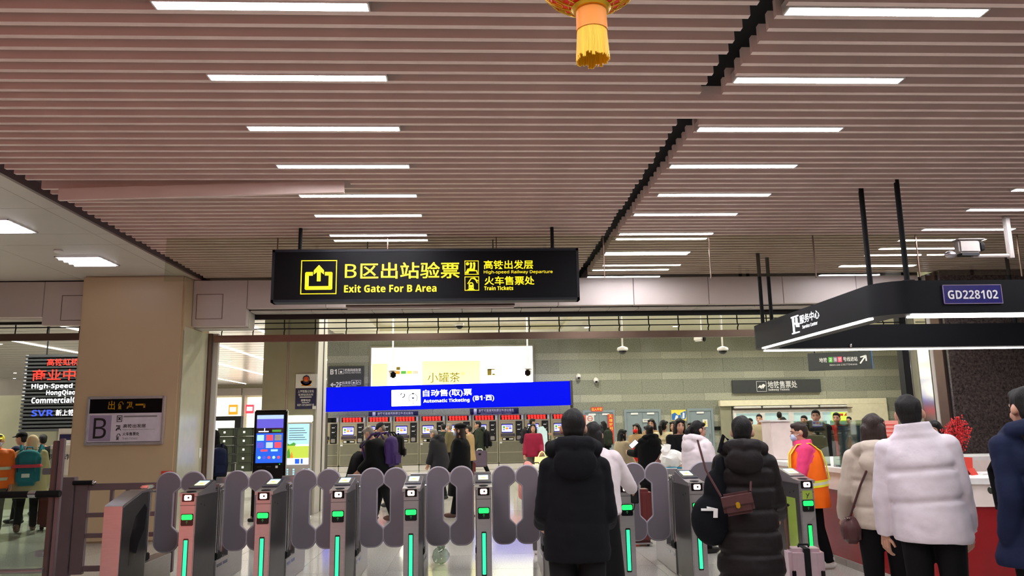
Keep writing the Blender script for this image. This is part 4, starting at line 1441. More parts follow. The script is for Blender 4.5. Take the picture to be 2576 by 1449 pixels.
def door(name, label, px0, px1, ptop, double):
    x0, x1 = AX(px0, DY), AX(px1, DY)
    t = struct(name, None, None, ((x0 + x1) / 2, DY, 0))
    h = 2.10
    w = (x1 - x0) / 2
    MB('door_paint').box(-w, -w + .09, 0, .06, 0, h).build('door_frame', t, smooth=False)
    MB('door_paint').box(w - .09, w, 0, .06, 0, h).build('door_frame', t, smooth=False)
    MB('door_paint').box(-w + .09, w - .09, 0, .06, h - .10, h).build('door_frame', t, smooth=False)
    leaves = [(-w + .095, -.004), (.004, w - .095)] if double else [(-w + .095, w - .095)]
    for a, b in leaves:
        lf = MB('door_paint').box(a, b, .025, .055, .01, h - .105, .004).build('door_leaf', t, smooth=False)
        MB('print_white').box((a + b) / 2 - .14, (a + b) / 2 + .14, -.01, .03, h - .20, h - .13, .01).build('door_closer', t, smooth=False)
        MB('steel').tube(((a if a > -.1 else b) + (.08 if a > -.1 else -.08), 0, .95), ((a if a > -.1 else b) + (.08 if a > -.1 else -.08), 0, 1.15), .015).build('door_handle', t)
    return t


d1 = door('door_1', '', 1467, 1548, 1035, True)
d2 = door('door_2', '', 1571, 1664, 1032, True)
d3 = door('door_3', '', 1730, 1796, 1030, False)


def plate(name, label, cat, r, Y, mat, th=.01):
    c = at((r[0] + r[2]) / 2, (r[1] + r[3]) / 2, Y)
    t = thing(name, label, cat, (c.x, Y, c.z))
    a = pxr(t, r, Y)
    MB(mat).box(a[0], a[1], 0, th, a[2], a[3]).build('plate', t, smooth=False)
    return t, a


t, a = plate('red_banner', 'small red paper banner with four characters above the first grey door', 'banner', (1487, 1024, 1516, 1035), 29.45, 'paper_red')
f = frac(*a)
letters(t, '出入平安', *[v for p in zip(f(.06, .15), f(.94, .85)) for v in p], 'paper_yellow', -.004, .02)
for lab, r in (('tall red couplet strip on the right of the first grey door', (1530, 1042, 1544, 1116)), ('red couplet strip behind the dark hooded man, left of the first grey door', (1466, 1044, 1474, 1110))):
    t, a = plate('couplet_strip', lab, 'couplet', r, 29.44, 'paper_red')
    for k, ch in enumerate('天增岁月人增寿'):
        z1 = a[3] - (a[3] - a[2]) * (k + .12) / 7.2
        z0 = a[3] - (a[3] - a[2]) * (k + .92) / 7.2
        letters(t, ch, a[0] + .04, a[1] - .04, z0, z1, 'paper_yellow', -.004, .01)
t, a = plate('no_smoking_sign', 'white no entry notice with red ring on the first grey door', 'sign', (1474, 1045, 1495, 1072), 29.44, 'paper_white')
f = frac(*a)
cx, cz = f(.5, .70)
mb = MB('paper_red')
mb.strip([(cx + .09 * math.cos(R(d)), cz + .09 * math.sin(R(d))) for d in range(0, 361, 24)], .022, -.004, 0)
mb.strip([(cx - .08, cz), (cx + .08, cz)], .02, -.004, 0)
mb.build('pictogram', t, smooth=False)
q = (*f(.2, .25), *f(.8, .38))
letters(t, '闲人免进', q[0], q[2], q[1], q[3], 'print_grey', -.004)
MB('print_navy').box(a[0], a[1], -.003, 0, a[2], a[2] + .05).build('blue_foot', t, smooth=False)
for lab, r in (('yellow triangle warning sticker on the first grey door', (1513, 1061, 1525, 1081)), ('yellow triangle warning sticker on the single grey door', (1768, 1055, 1780, 1074))):
    t, a = plate('warning_sticker', lab, 'sign', r, 29.44, 'paper_white')
    f = frac(*a)
    mb = MB('paper_yellow').prism([f(.1, .35), f(.9, .35), f(.5, .92)], -.003, 0)
    mb.m('print_black').strip([f(.5, .75), f(.5, .5)], .02, -.005, -.003)
    q = (*f(.1, .1), *f(.9, .25))
    mb.m('paper_yellow').box(q[0], q[2], -.003, 0, q[1], q[3])
    mb.build('pictogram', t, smooth=False)
t, a = plate('door_plate', 'small white name plate on the middle double door', 'sign', (1617, 1054, 1635, 1062), 29.44, 'paper_white')
f = frac(*a)
q = (*f(.12, .25), *f(.88, .75))
letters(t, '消防通道', q[0], q[2], q[1], q[3], 'print_grey', -.004)
t, a = plate('wall_poster', 'blue and yellow poster between the two right grey doors', 'poster', (1689, 1031, 1726, 1058), 29.45, 'paper_yellow')
f = frac(*a)
mb = MB('paper_blue').prism([f(.02, .05), f(.02, .6), f(.25, .75), f(.45, .5), f(.62, .55), f(.68, .05)], -.004, 0).prism([f(.62, .7), f(.98, .9), f(.98, .3), f(.9, .1), f(.7, .15)], -.004, 0)
mb.m('print_white').prism([f(.2, .1), f(.3, .5), f(.45, .45), f(.42, .1)], -.006, -.004).prism([f(.72, .2), f(.78, .75), f(.9, .7), f(.88, .2)], -.006, -.004)
mb.build('printed_shapes', t, smooth=False)
t, a = plate('light_switch', 'black light switches on the wall right of the single grey door', 'switch', (1798, 1073, 1813, 1082), 29.45, 'rubber_black', .04)

# ------------------------------------------------------------------ subway ticket windows
WY = 29.25
x0, x1 = AX(1815, WY), AX(2236, WY)
c = thing('ticket_office', 'cream ticket office front with four white framed lit windows', 'ticket office', (x0, WY, 0))
L = x1 - x0
xw0, xw1 = AX(1846, WY) - x0, AX(2135, WY) - x0
MB('cream').box(0, L, 0, .25, 2.16, 2.38, .01).build('header', c, smooth=False)
MB('cream').box(xw1, L, 0, .25, 0, 2.16).build('side_wall', c, smooth=False)
MB('hall_column').box(.02, xw0 - .02, .12, .25, 0, 2.16).build('dark_recess', c, smooth=False)
MB('cream').box(xw0, xw1, 0, .25, 0, .95).build('lower_wall', c, smooth=False)
MB('panel_white').box(xw0, xw1, -.25, .1, .92, .98, .01).build('sill', c, smooth=False)
MATS['window_glow'] = mk('window_glow', (178, 205, 205), 0.15, emit=.42, amt=.05)  # pane itself glows, in place of a lit room behind the glass
w = (xw1 - xw0) / 4
for k in range(4):
    a, b = xw0 + k * w, xw0 + (k + 1) * w
    fr = MB('white_paint')
    fr.box(a, b, -.04, .06, 1.88, 2.0).box(a, b, -.04, .06, .98, 1.05).box(a, a + .10, -.04, .06, 1.05, 1.88).box(b - .10, b, -.04, .06, 1.05, 1.88)
    wd = fr.build('window_frame', c, smooth=False)
    MB('window_glow').box(a + .10, b - .10, .03, .05, 1.05, 1.88).build('pane', wd, smooth=False)
    MB('white_paint').box(a + .03, b - .03, -.10, .02, 2.06, 2.14, .02).build('awning_lamp', c, smooth=False)
MB('bronze').box(xw0, xw1 + .15, -.12, .05, 2.02, 2.05).build('awning_edge', c, smooth=False)
t, a = plate('window_poster', 'yellow poster with red heading in the right ticket window', 'poster', (2093, 1037, 2131, 1060), 29.2, 'screen_lime')
f = frac(*a)
q = (*f(.15, .6), *f(.75, .85))
MB('paper_red').box(q[0], q[2], -.004, 0, q[1], q[3]).prism([f(.8, .6), f(.98, .98), f(.98, .6)], -.004, 0).build('printed_shapes', t, smooth=False)
t, a = plate('grey_panel', 'dark grey recessed box on the cream wall behind the bob-haired person', 'panel', (2183, 1047, 2212, 1110), 29.2, 'door_paint', .05)
t, a = plate('subway_ticket_sign', 'long dark grey wall sign for subway tickets above the ticket windows', 'sign', (1843, 955, 2065, 988), 29.4, 'sign_grey', .08)
lpx(t, '地铁售票处', (1931, 958, 2005, 976), 29.4, 'print_white', .02)
lpx(t, 'Subway Tickets', (1933, 977, 1986, 984), 29.4, 'print_white', .02)
q = pxr(t, (1903, 959, 1928, 985), 29.4)
mb = MB('print_white')
pic_square(mb, *q, .012, -.006, 0)
f = frac(*q)
mb.prism([f(.1, .35), f(.35, .65), f(.55, .5), f(.5, .25), f(.3, .4)], -.006, 0).prism([f(.5, .6), f(.7, .75), f(.92, .6), f(.75, .4), f(.62, .25)], -.006, 0)
mb.build('pictogram', t, smooth=False)
# hanging metro line sign
HY = 20.0
c0 = at(2112, 908, HY)
t = thing('metro_sign', 'dark hanging sign with coloured metro line numbers and an arrow, turned aside', 'sign', tuple(c0), R(-22))
hw, hh = .78, .235
MB('sign_grey').box(-hw, hw, 0, .12, -hh, hh, .006).build('plate', t, smooth=False)
MB('paper_blue').box(hw, hw + .015, 0, .12, -hh, hh).build('blue_edge', t, smooth=False)
for x in (-.6, .5):
    MB('rubber_black').tube((x, .06, hh), (x, .06, 5.0 - c0.z), .012, n=6).build('hanger_rod', t)
letters(t, '地铁', -.50, -.30, -.02, .10, 'print_white', -.004, .02)
for k, (s, m) in enumerate((('2', 'screen_green'), ('10', 'print_lilac'), ('17', 'screen_red'))):
    x = -.27 + .115 * k
    MB(m).box(x, x + .10, -.004, 0, -.03, .11).build('line_square', t, smooth=False)
    letters(t, s, x + .02, x + .08, 0, .08, 'print_white', -.007, .02)
letters(t, '号线进站', .09, .44, -.02, .10, 'print_white', -.004, .02)
letters(t, 'Metro Line 2,10,17 Entrance', -.25, .42, -.13, -.075, 'print_white', -.004, .01)
mb = MB('print_white')
arrow(mb, (.50, -.08), (.6, .8), .24, .035, -.006, 0)
mb.build('pictogram', t, smooth=False)

# ------------------------------------------------------------------ cameras and detectors


def bullet_cam(label, px, py, Y, ztop, rz=0, size=1.0):
    c = at(px, py, Y)
    t = thing('surveillance_camera', label, 'camera', tuple(c), R(rz))
    s = size
    MB('white_paint').tube((0, 0, .06 * s), (0, 0, ztop - c.z), .018 * s, n=8).build('drop_pole', t)
    MB('white_paint').box(-.065 * s, .065 * s, -.05 * s, .22 * s, -.06 * s, .08 * s, .03 * s).build('housing', t)
    MB('black_gloss').box(-.06 * s, .06 * s, -.10 * s, -.045 * s, -.085 * s, .055 * s, .025 * s).build('lens_hood', t)
    MB('white_paint').box(-.075 * s, .075 * s, -.07 * s, .24 * s, .075 * s, .095 * s, .008 * s).build('sun_shield', t, smooth=False)
    return t


def dome_cam(label, px, py, Y, ztop):
    c = at(px, py, Y)
    t = thing('dome_camera', label, 'camera', tuple(c))
    MB('white_paint').tube((0, 0, .05), (0, 0, ztop - c.z), .022, n=8).build('drop_pole', t)
    MB('white_paint').lathe([(.03, .09), (.13, .05), (.14, .0), (.12, -.02), (.10, -.025)], 20).build('housing', t)
    MB('black_gloss').lathe([(.10, -.02), (.095, -.06), (.06, -.10), (.01, -.115)], 18).build('dome', t)
    return t


bullet_cam('white box camera hanging on a pole before the left of the advertisement', 988, 942, 20, 5.0, 15, 1.15)
bullet_cam('white box camera hanging on a pole before the right of the advertisement', 1328, 937, 20, 5.0, -10, 1.15)
dome_cam('dome camera hanging on a pole left of centre of the stone wall, above the doors', 1566, 880, 19, 4.99)
dome_cam('dome camera hanging on a pole beside the canopy corner', 1818, 880, 19, 4.99)
dome_cam('dome camera high up behind the grille above the advertisement', 1156, 818, 22, 4.96)
bullet_cam('small tilted camera under the hall ceiling right of the stone wall centre', 1765, 852, 20, 5.0, 40, 1.0)
for lab, px, py in (('small wall camera right of the blue sign', 1455, 946), ('small round wall camera further right of the blue sign', 1499, 956)):
    c = at(px, py, 29.4)
    t = thing('wall_camera', lab, 'camera', tuple(c))
    MB('white_paint').box(-.04, .04, .0, .10, -.02, .10, .01).build('bracket', t, smooth=False)
    MB('white_paint').ell((0, -.04, -.02), (.10, .12, .10)).build('housing', t)
    MB('black_gloss').ell((0, -.09, -.06), (.06, .07, .06)).build('dome', t)
# pan camera on its bracket, near the right edge
c = at(2440, 632, 8.6)
t = thing('surveillance_camera', 'large camera on a bent white bracket under the ceiling at the right', 'camera', tuple(c))
MB('bracket_grey').box(-.16, .10, -.06, .06, -.03, .13, .02).build('housing', t)
MB('bracket_grey').box(-.17, .16, -.075, .075, .125, .14, .006).build('sun_shield', t, smooth=False)
MB('black_gloss').box(.10, .16, -.05, .05, 0, .10, .01).build('lens_hood', t, smooth=False)
MB('steel').ell((-.24, 0, -.04), (.07, .05, .045)).build('pivot', t)
MB('black_metal').box(-.13, .08, -.05, .05, -.06, -.03).build('mount_plate', t, smooth=False)
MB('bracket_grey').path([(.02, 0, -.06), (.50, 0, -.055)], .022, 8).build('arm', t)
MB('bracket_grey').box(.46, .52, -.03, .03, -.09, CEIL - c.z, .006).build('drop_post', t, smooth=False)

# ------------------------------------------------------------------ left concourse: board, counter, crates, shops
LBY = 17.0
c = at(128, 988, LBY)
t = thing('slatted_board', 'dark slatted board with lit red and white lettering behind the beige column', 'sign board', (c.x, LBY, c.z))
x0, x1, z0, z1 = pxr(t, (55, 891, 215, 1085), LBY)
x1 = x0 + 3.2
MB('charcoal').box(x0 + .03, x1 - .03, .06, .12, z0, z1).build('back_panel', t, smooth=False)
for x in (x0 + .4, x1 - .4):
    MB('rubber_black').tube((x, .09, z1), (x, .09, 5.06 - c.z), .015, n=6).build('hanger_rod', t)
z = z0
bl = MB('sign_grey').prismx([(.06, 0), (0, .012), (0, .05), (.06, .066)], x0, x1).mesh('slat', False)
while z < z1 - .05:
    link('slat', bl, t, (0, 0, z))
    z += .078
for s, r, m, b, full in (('高铁虹桥', (119, 902, 195, 920), 'letter_red', .02, 1.05), ('商业中心', (82, 929, 195, 957), 'letter_red', .03, 1.32), ('High-Speed Railway', (80, 965, 186, 980), 'white_glow', .03, 1.72), ('HongQiao', (117, 981, 190, 997), 'white_glow', .03, 1.0),
                         ('CommercialCenter', (80, 999, 190, 1014), 'white_glow', .03, 1.45), ('新上铁', (141, 1030, 187, 1046), 'white_glow', .02, 1.0)):
    a = pxr(t, r, LBY)
    letters(t, s, a[0], a[0] + (a[1] - a[0]) * full, a[2], a[3], m, -.012, b)
a = pxr(t, (80, 1031, 135, 1047), LBY)
letters(t, 'SVR', a[0], a[1], a[2], a[3], 'letter_blue', -.012, .05)
# desk under the board
c = at(160, 1165, 15.2)
t = thing('help_desk', 'white help desk with blue characters beside the beige column', 'desk', (at(150, 1100, 15.2).x - .1, 15.2, 0))
MB('panel_white').box(0, 1.7, 0, .6, 0, .80, .01).build('lower_front', t, smooth=False)
MB('white_paint').box(-.03, 1.75, -.06, .65, .80, 1.36, .015).build('upper_front', t, smooth=False)
letters(t, '防电诈驿站', -.02, .62, 1.08, 1.19, 'print_navy', -.064, .01)
MB('paper_white').box(.02, .40, .10, .12, 1.36, 1.66).build('stand_card', t, smooth=False)
MB('print_navy').box(.05, .38, .092, .10, 1.44, 1.55).build('card_print', t, smooth=False)
# pale lit wall under the board
MB('hall_column').box(-12.2, -6.75, 17.35, 17.6, 0, 2.4).build('wall_left')['kind'] = 'structure'
bpy.data.objects['wall_left.001']['kind'] = 'structure'

# crates
GC = 31.2


def crate_mesh():
    mb = MB('crate_green').box(-.29, .29, -.24, .24, 0, .285, .012).box(-.305, .305, -.255, .255, .285, .325, .01)
    for x in (-.2, 0, .2):
        mb.box(x - .018, x + .018, -.25, .25, .02, .285)
    for y in (-.12, .12):
        mb.box(-.30, .30, y - .015, y + .015, .02, .285)
    return mb


cm = crate_mesh().mesh('body', False)
cl = MB('print_white').box(-.06, .02, -.253, -.246, .12, .2).mesh('label_card', False)
bx0 = AX(553, GC)
k = 0
RN = ['bottom', 'second', 'third', 'fourth', 'top']
for ci in range(4):
    for r in range(5):
        gx = bx0 + .30 + ci * .63 + (.12 if ci else 0)
        t = thing('crate', 'dark green lidded crate, %s layer of the %s stack in the concourse' % (RN[r], ('leftmost', 'second', 'third', 'rightmost')[ci]), 'crate', (gx, GC + .12 * (ci > 1), r * .335), 0, 'stacked green crates in the concourse')
        link('body', cm, t)
        link('label_card', cl, t)
# concourse shop signs and a ceiling beam far behind
for lab, r, m, Y in (('orange lit shop sign far down the concourse', (575, 1018, 597, 1043), 'shop_orange', 61.6), ('pink lit shop sign far down the concourse', (618, 1018, 638, 1040), 'screen_red', 61.6)):
    t, a = plate('shop_sign', lab, 'sign', r, Y, m, .2)
    f = frac(*a)
    q = (*f(.15, .3), *f(.85, .75))
    MB('ad_white').box(q[0], q[2], -.02, 0, q[1], q[3]).build('lit_mark', t, smooth=False)
t, a = plate('gantry', 'dark gantry beam across the concourse behind the crates', 'beam', (536, 1047, 606, 1058), 40, 'black_metal', .4)
MB('black_metal').box(a[1] - .3, a[1], 0, .4, -at(570, 1052, 40).z, a[2]).build('post', t, smooth=False)

# ------------------------------------------------------------------ things on the service counter
CT = 1.045
# acrylic screens standing on the counter
for lab, p, q, h in (('clear acrylic screen on the counter near the wide gate', (4.12, 9.95), (4.12, 9.0), .52), ('clear acrylic screen on the counter beside the blue poster', (4.12, 8.9), (4.12, 7.7), .52),
                     ('clear acrylic screen along the front of the counter', (4.9, 6.9), (7.4, 6.9), .55)):
    dx, dy = q[0] - p[0], q[1] - p[1]
    L = math.hypot(dx, dy)
    t = thing('acrylic_screen', lab, 'screen', (p[0], p[1], CT), math.atan2(dy, dx))
    MB('acrylic').box(0, L, -.004, .004, 0, h).build('pane', t, smooth=False)
    for x in (.08, L - .08):
        MB('steel').box(x - .03, x + .03, -.03, .03, 0, .02).build('foot', t, smooth=False)
# pink-white box standing at the far end of the counter
c = at(1957, 1165, 9.7)
t = thing('display_cabinet', 'pinkish white upright panel box behind the orange vest worker', 'cabinet', (4.31, 10.62, 0))
MB('counter_white').box(-.24, .05, 0, .35, 1.046, 1.56, .01).build('body', t, smooth=False)
MB('white_paint').box(-.26, .07, -.03, .38, 1.56, 1.585, .006).build('top', t, smooth=False)
# blue poster stand
c = at(2137, 1130, 8.1)
t = thing('poster_stand', 'dark blue tabletop poster stand with a flame motif on the counter', 'poster', (4.38, 9.0, CT), R(-24))
MB('poster_blue').box(-.12, .12, 0, .02, .02, .46).build('poster', t, smooth=False)
MB('acrylic').box(-.13, .13, -.006, 0, .0, .48).build('acrylic_sleeve', t, smooth=False)
mb = MB('print_lilac').prism([(0, .40), (.05, .27), (.055, .20), (0, .15), (-.055, .20), (-.05, .27)], -.002, 0)
mb.m('paper_pink').prism([(0, .34), (.028, .24), (.02, .19), (-.02, .19), (-.028, .24)], -.004, -.002)
mb.build('printed_shapes', t, smooth=False)
# pink notice
t, a = plate('pink_notice', 'pink printed notice on the acrylic screen between the two pale jackets', 'notice', (2218, 1058, 2262, 1108), 8.6, 'paper_pink', .006)
f = frac(*a)
mb = MB('paper_red')
for r in range(4):
    q = (*f(.12, .16 + .2 * r), *f(.88, .21 + .2 * r))
    mb.box(q[0], q[2], -.002, 0, q[1], q[3])
mb.build('printed_lines', t, smooth=False)
MB('acrylic').box(a[0] - .01, a[1] + .01, .006, .01, CT - t.location.z, a[3]).build('backing', t, smooth=False)
MB('steel').box(a[0], a[1], -.03, .06, CT - t.location.z, CT - t.location.z + .01).build('foot', t, smooth=False)
# red berry plant in a red pot
px, py = 4.66, 7.42
t = thing('berry_plant', 'potted red berry branches in a red pot on the counter', 'plant', (px, py, CT))
MB('paper_red').prismx([(-.075, 0), (.075, 0), (.09, .15), (-.09, .15)], -.09, .09).build('pot', t, smooth=False)
MB('kerb_stone').box(-.08, .08, -.075, .075, .13, .145).build('soil', t, smooth=False)
random.seed(5)
for k in range(34):
    a, tilt = random.uniform(0, 2 * PI), random.uniform(.05, .42)
    L = random.uniform(.22, .42)
    d = Vector((math.cos(a) * math.sin(tilt), math.sin(a) * math.sin(tilt), math.cos(tilt)))
    p0 = Vector((random.uniform(-.04, .04), random.uniform(-.04, .04), .14))
    pts = [p0 + d * L * j / 4 + Vector((0, 0, -.03 * tilt * j * j / 8)) for j in range(5)]
    mb = MB('hair_brown').path(pts, [.005, .004, .004, .003, .002], 5)
    mb.m('plant_red')
    for j in range(40):
        s = random.uniform(.15, 1)
        i = min(3, int(s * 4))
        p = pts[i].lerp(pts[i + 1], s * 4 - i)
        o = Vector((random.gauss(0, .014), random.gauss(0, .014), random.gauss(0, .014)))
        mb.ell(p + o, (.0075, .0075, .009), 6, 4)
    mb.build('branch', t)
# red paper card, white cup and monitor behind
t = thing('paper_card', 'folded red and white paper card lying before the plant pot', 'card', (4.62, 7.17, CT), R(25))
MB('paper_red').prismx([(-.035, 0), (0, .06), (.035, 0), (.03, 0), (0, .05), (-.03, 0)], -.05, .05).build('card', t, smooth=False)
MB('paper_white').box(.02, .16, -.09, -.06, .0, .012).build('white_slip', t, smooth=False)
t = thing('monitor', 'dark computer monitor with a white top edge behind the berry plant', 'monitor', (5.5, 7.36, CT), R(-10))
MB('rubber_black').box(-.28, .28, 0, .03, .08, .44, .008).build('housing', t, smooth=False)
MB('white_paint').box(-.28, .28, -.004, .03, .44, .465, .004).build('top_edge', t, smooth=False)
MB('rubber_black').box(-.03, .03, .03, .05, 0, .2).build('stand', t, smooth=False)
MB('rubber_black').box(-.12, .12, -.06, .12, 0, .012, .004).build('foot', t, smooth=False)
t = thing('white_cup', 'small white cup with a lid on the counter left of the blue poster', 'cup', (4.2, 8.75, CT))
MB('white_paint').lathe([(.028, 0), (.036, .09), (.038, .095), (.03, .11)], 16).build('cup_body', t)
MB('white_paint').path([(.036, 0, .07), (.06, 0, .06), (.055, 0, .03), (.034, 0, .025)], .006, 6).build('cup_handle', t)
t = thing('desk_microphone', 'white gooseneck microphone on the counter beside the blue poster', 'microphone', (4.2, 8.4, CT))
MB('white_paint').lathe([(.05, 0), (.05, .015), (.02, .025)], 16).build('base', t)
MB('white_paint').path([(0, 0, .02), (.0, .0, .12), (.03, -.01, .22), (.09, -.03, .27)], .006, 8).build('gooseneck', t)
MB('rubber_black').ell((.10, -.035, .272), (.022, .018, .018)).build('mic_head', t)

# chrome railing before the counter
t = thing('chrome_railing', 'chrome tube queue railing before the red counter', 'railing', (4.05, 5.9, 0), R(8))
MB('chrome').path([(-.13, 0, 1.02), (0, 0, 1.035), (.12, 0, 1.02), (.135, 0, .95), (.135, 0, .02)], .026, 12).build('upright', t)
MB('chrome').tube((1.25, 0, .02), (1.25, 0, 1.0), .026, n=12).build('upright', t)
MB('chrome').tube((.20, .05, .0), (.20, .05, 1.0), .02, n=12).build('upright', t)
for z in (.78, .52, .27):
    MB('chrome').tube((.135, 0, z), (1.25, 0, z), .02, n=10).build('rung', t)
MB('chrome').tube((.1, 0, 1.01), (1.25, 0, 1.0), .024, n=10).build('top_bar', t)

# ------------------------------------------------------------------ red lantern with a golden tassel
LY = 3.0
lx = AX(1489, LY, 75)
zt = at(1489, 22, LY).z
t = thing('lantern', 'big red and gold festival lantern with a yellow tassel under the ceiling', 'lantern', (lx, LY, zt))
ra, rb = .235, .19
body = MB('lantern_red').lathe([(max(.05, ra * math.cos(R(d))), rb + rb * math.sin(R(d))) for d in range(-78, 79, 6)], 48).build('lantern_body', t)
for k in range(16):
    a = 2 * PI * k / 16
    pts = [(1.01 * ra * math.cos(R(d)) * math.cos(a), 1.01 * ra * math.cos(R(d)) * math.sin(a), rb + 1.01 * rb * math.sin(R(d))) for d in range(-76, 77, 8)]
    MB('gold_foil').path(pts, .0045, 5).build('rib', t)
mb = MB('gold_foil')       # fret scrolls between the ribs
for k in range(16):
    for lv, d0 in enumerate((-56, -30, -4, 22, 48)):
        def P(u, v):
            a = 2 * PI * (k + .5 + u * .36) / 16
            d = R(d0 + v * 10)
            return Vector((1.012 * ra * math.cos(d) * math.cos(a), 1.012 * ra * math.cos(d) * math.sin(a), rb + 1.012 * rb * math.sin(d)))
        mb.path([P(-1, -1), P(1, -1), P(1, 1), P(-.6, 1), P(-.6, -.3), P(.4, -.3), P(.4, .4)], .0036, 4)
g = mb.build('fret_scrolls', t)
g['kind'] = 'stuff'
MB('gold_foil').lathe([(.075, .012), (.085, .0), (.075, -.012), (.05, -.014)], 28).build('collar', t)
MB('gold_foil').lathe([(.06, 2 * rb + .01), (.07, 2 * rb - .005), (.05, 2 * rb + .02)], 24).build('top_cap', t)
MB('gold_thread').tube((0, 0, 2 * rb), (0, 0, CEIL - zt + .1), .004, n=6).build('hanging_cord', t)
random.seed(3)
tl_ = MB('gold_thread')
for k in range(64):
    a = 2 * PI * k / 64
    r0, r1 = .060, .066 + random.uniform(-.002, .003)
    L = .235 + random.uniform(-.012, .008)
    tl_.path([(r0 * math.cos(a), r0 * math.sin(a), -.005), (r0 * math.cos(a + .02), r0 * math.sin(a + .02), -L * .5), (r1 * math.cos(a + .03), r1 * math.sin(a + .03), -L)], .0042, 5)
MB('tassel_orange').path([(0, 0, .0), (0, 0, -.06), (0, 0, -.105)], [.0645, .0655, .0665], 32, False).build('tassel_sleeve', t)
tl_ = tl_.build('tassel', t)
tl_['kind'] = 'stuff'


# ------------------------------------------------------------------ people
def cloth(name, rgb, rough=0.75, bump=0.25, bscale=26, **k):
    k.setdefault('spec', .18)
    return mk(name, rgb, rough, bump=bump, bscale=bscale, amt=k.pop('amt', .08), **k)


cloth('navy_cloth', (10, 11, 17), .85)
cloth('navy_blue_cloth', (19, 27, 54), .8)
cloth('black_cloth', (8, 8, 10), .85)
cloth('black_puffer', (25, 20, 21), .55)
cloth('white_puffer', (206, 198, 206), .6)
cloth('white_fluff', (216, 206, 208), .85)
cloth('beige_puffer', (186, 174, 160), .5)
cloth('cream_puffer', (192, 176, 142), .6)
cloth('beige_coat', (168, 152, 124), .8)
cloth('camel_coat', (152, 126, 90), .8)
cloth('olive_cloth', (92, 84, 60), .8)
cloth('green_cloth', (42, 48, 36), .8)
cloth('dark_green_cloth', (40, 46, 38), .8)
cloth('charcoal_cloth', (32, 30, 36), .8)
cloth('grey_cloth', (128, 124, 122), .8)
cloth('pink_cloth', (226, 66, 116), .7)
cloth('fleece_red', (128, 28, 54), .9)
cloth('orange_vest', (255, 112, 24), .6, bump=.1)
cloth('vest_yellow', (236, 226, 60), .4, bump=0)
cloth('vest_silver', (205, 208, 190), .35, bump=0)
cloth('red_cloth', (196, 34, 30), .7)
cloth('scarf_red', (206, 40, 34), .8)
cloth('teal_cloth', (34, 122, 142), .7)
cloth('coral_cloth', (222, 78, 98), .7)
cloth('purple_cloth', (64, 44, 96), .7)
cloth('plaid_tan', (150, 138, 112), .8)
cloth('jeans_black', (17, 17, 20), .8)
cloth('trouser_grey', (92, 88, 86), .8)
cloth('wool_beige', (190, 174, 142), .95)
cloth('light_blue_paper', (196, 222, 232), .6, bump=0)
cloth('tote_cream', (236, 226, 168), .8)
cloth('brown_leather', (78, 50, 50), .4)
cloth('blue_cloth', (36, 72, 150), .7)
mk('shoe_black', (22, 22, 24), .5)
mk('shoe_white', (214, 206, 200), .5)
mk('shoe_brown', (96, 66, 56), .5)
mk('case_purple', (84, 70, 88), .4)
mk('case_pink', (196, 170, 176), .28, .35)
mk('case_red', (96, 36, 34), .35)
mk('case_white', (222, 222, 216), .35)
mk('plastic_white', (236, 236, 230), .35, amt=.03)


def rot_about(p, M, c):
    return M @ (Vector(p) - c) + c


def ang(side, f, out):
    f, out = R(f), R(out)
    return Vector((side * math.sin(out), math.sin(f) * math.cos(out), -math.cos(f) * math.cos(out)))


def hand(mb, wrist, d, side, palmdir, curl=35, n=8):
    """palm, four unequal bent fingers and a thumb from the side of the palm"""
    d = d.normalized()
    pn = (palmdir - d * palmdir.dot(d)).normalized()
    w = d.cross(pn).normalized()
    mb.capsule(wrist - d * .02, wrist + d * .03, .024, .026, n)
    for k in (-1, 0, 1):
        mb.capsule(wrist + d * .02 + w * .018 * k, wrist + d * .085 + w * .024 * k, .016, .0145, n)
    for k, L in enumerate((.068, .078, .072, .056)):
        o = wrist + d * .088 + w * (.031 - .0207 * k)
        a = R(curl * .45)
        d1 = d * math.cos(a) + pn * math.sin(a)
        q = o + d1 * L * .45
        a = R(curl * 1.1)
        d2 = d * math.cos(a) + pn * math.sin(a)
        q2 = q + d2 * L * .32
        a = R(curl * 1.6)
        d3 = d * math.cos(a) + pn * math.sin(a)
        mb.path([o - d * .01, q, q2, q2 + d3 * L * .25], [.0092, .0086, .0078, .0062], n)
    tw = w * side
    o = wrist + d * .03 + w * .026 * 1
    t1 = (d * .6 + w * .75 + pn * .35).normalized()
    mb.path([o - w * .012, o + t1 * .034, o + t1 * .04 + (d * .9 + pn * .35 + w * .2).normalized() * .028], [.0115, .010, .0075], n)


class Fig:
    pass


def wrinkle(me, amp, sc=(5, 5, 9)):
    from mathutils import noise
    me.update()
    ns = [v.normal.copy() for v in me.vertices]
    for v, n in zip(me.vertices, ns):
        p = v.co
        a = noise.noise(Vector((p.x * sc[0], p.y * sc[1], p.z * sc[2])))
        b = noise.noise(Vector((p.x * 14 + 7, p.y * 14, p.z * 22)))
        v.co += n * (amp * a + amp * .5 * b)
    me.update()


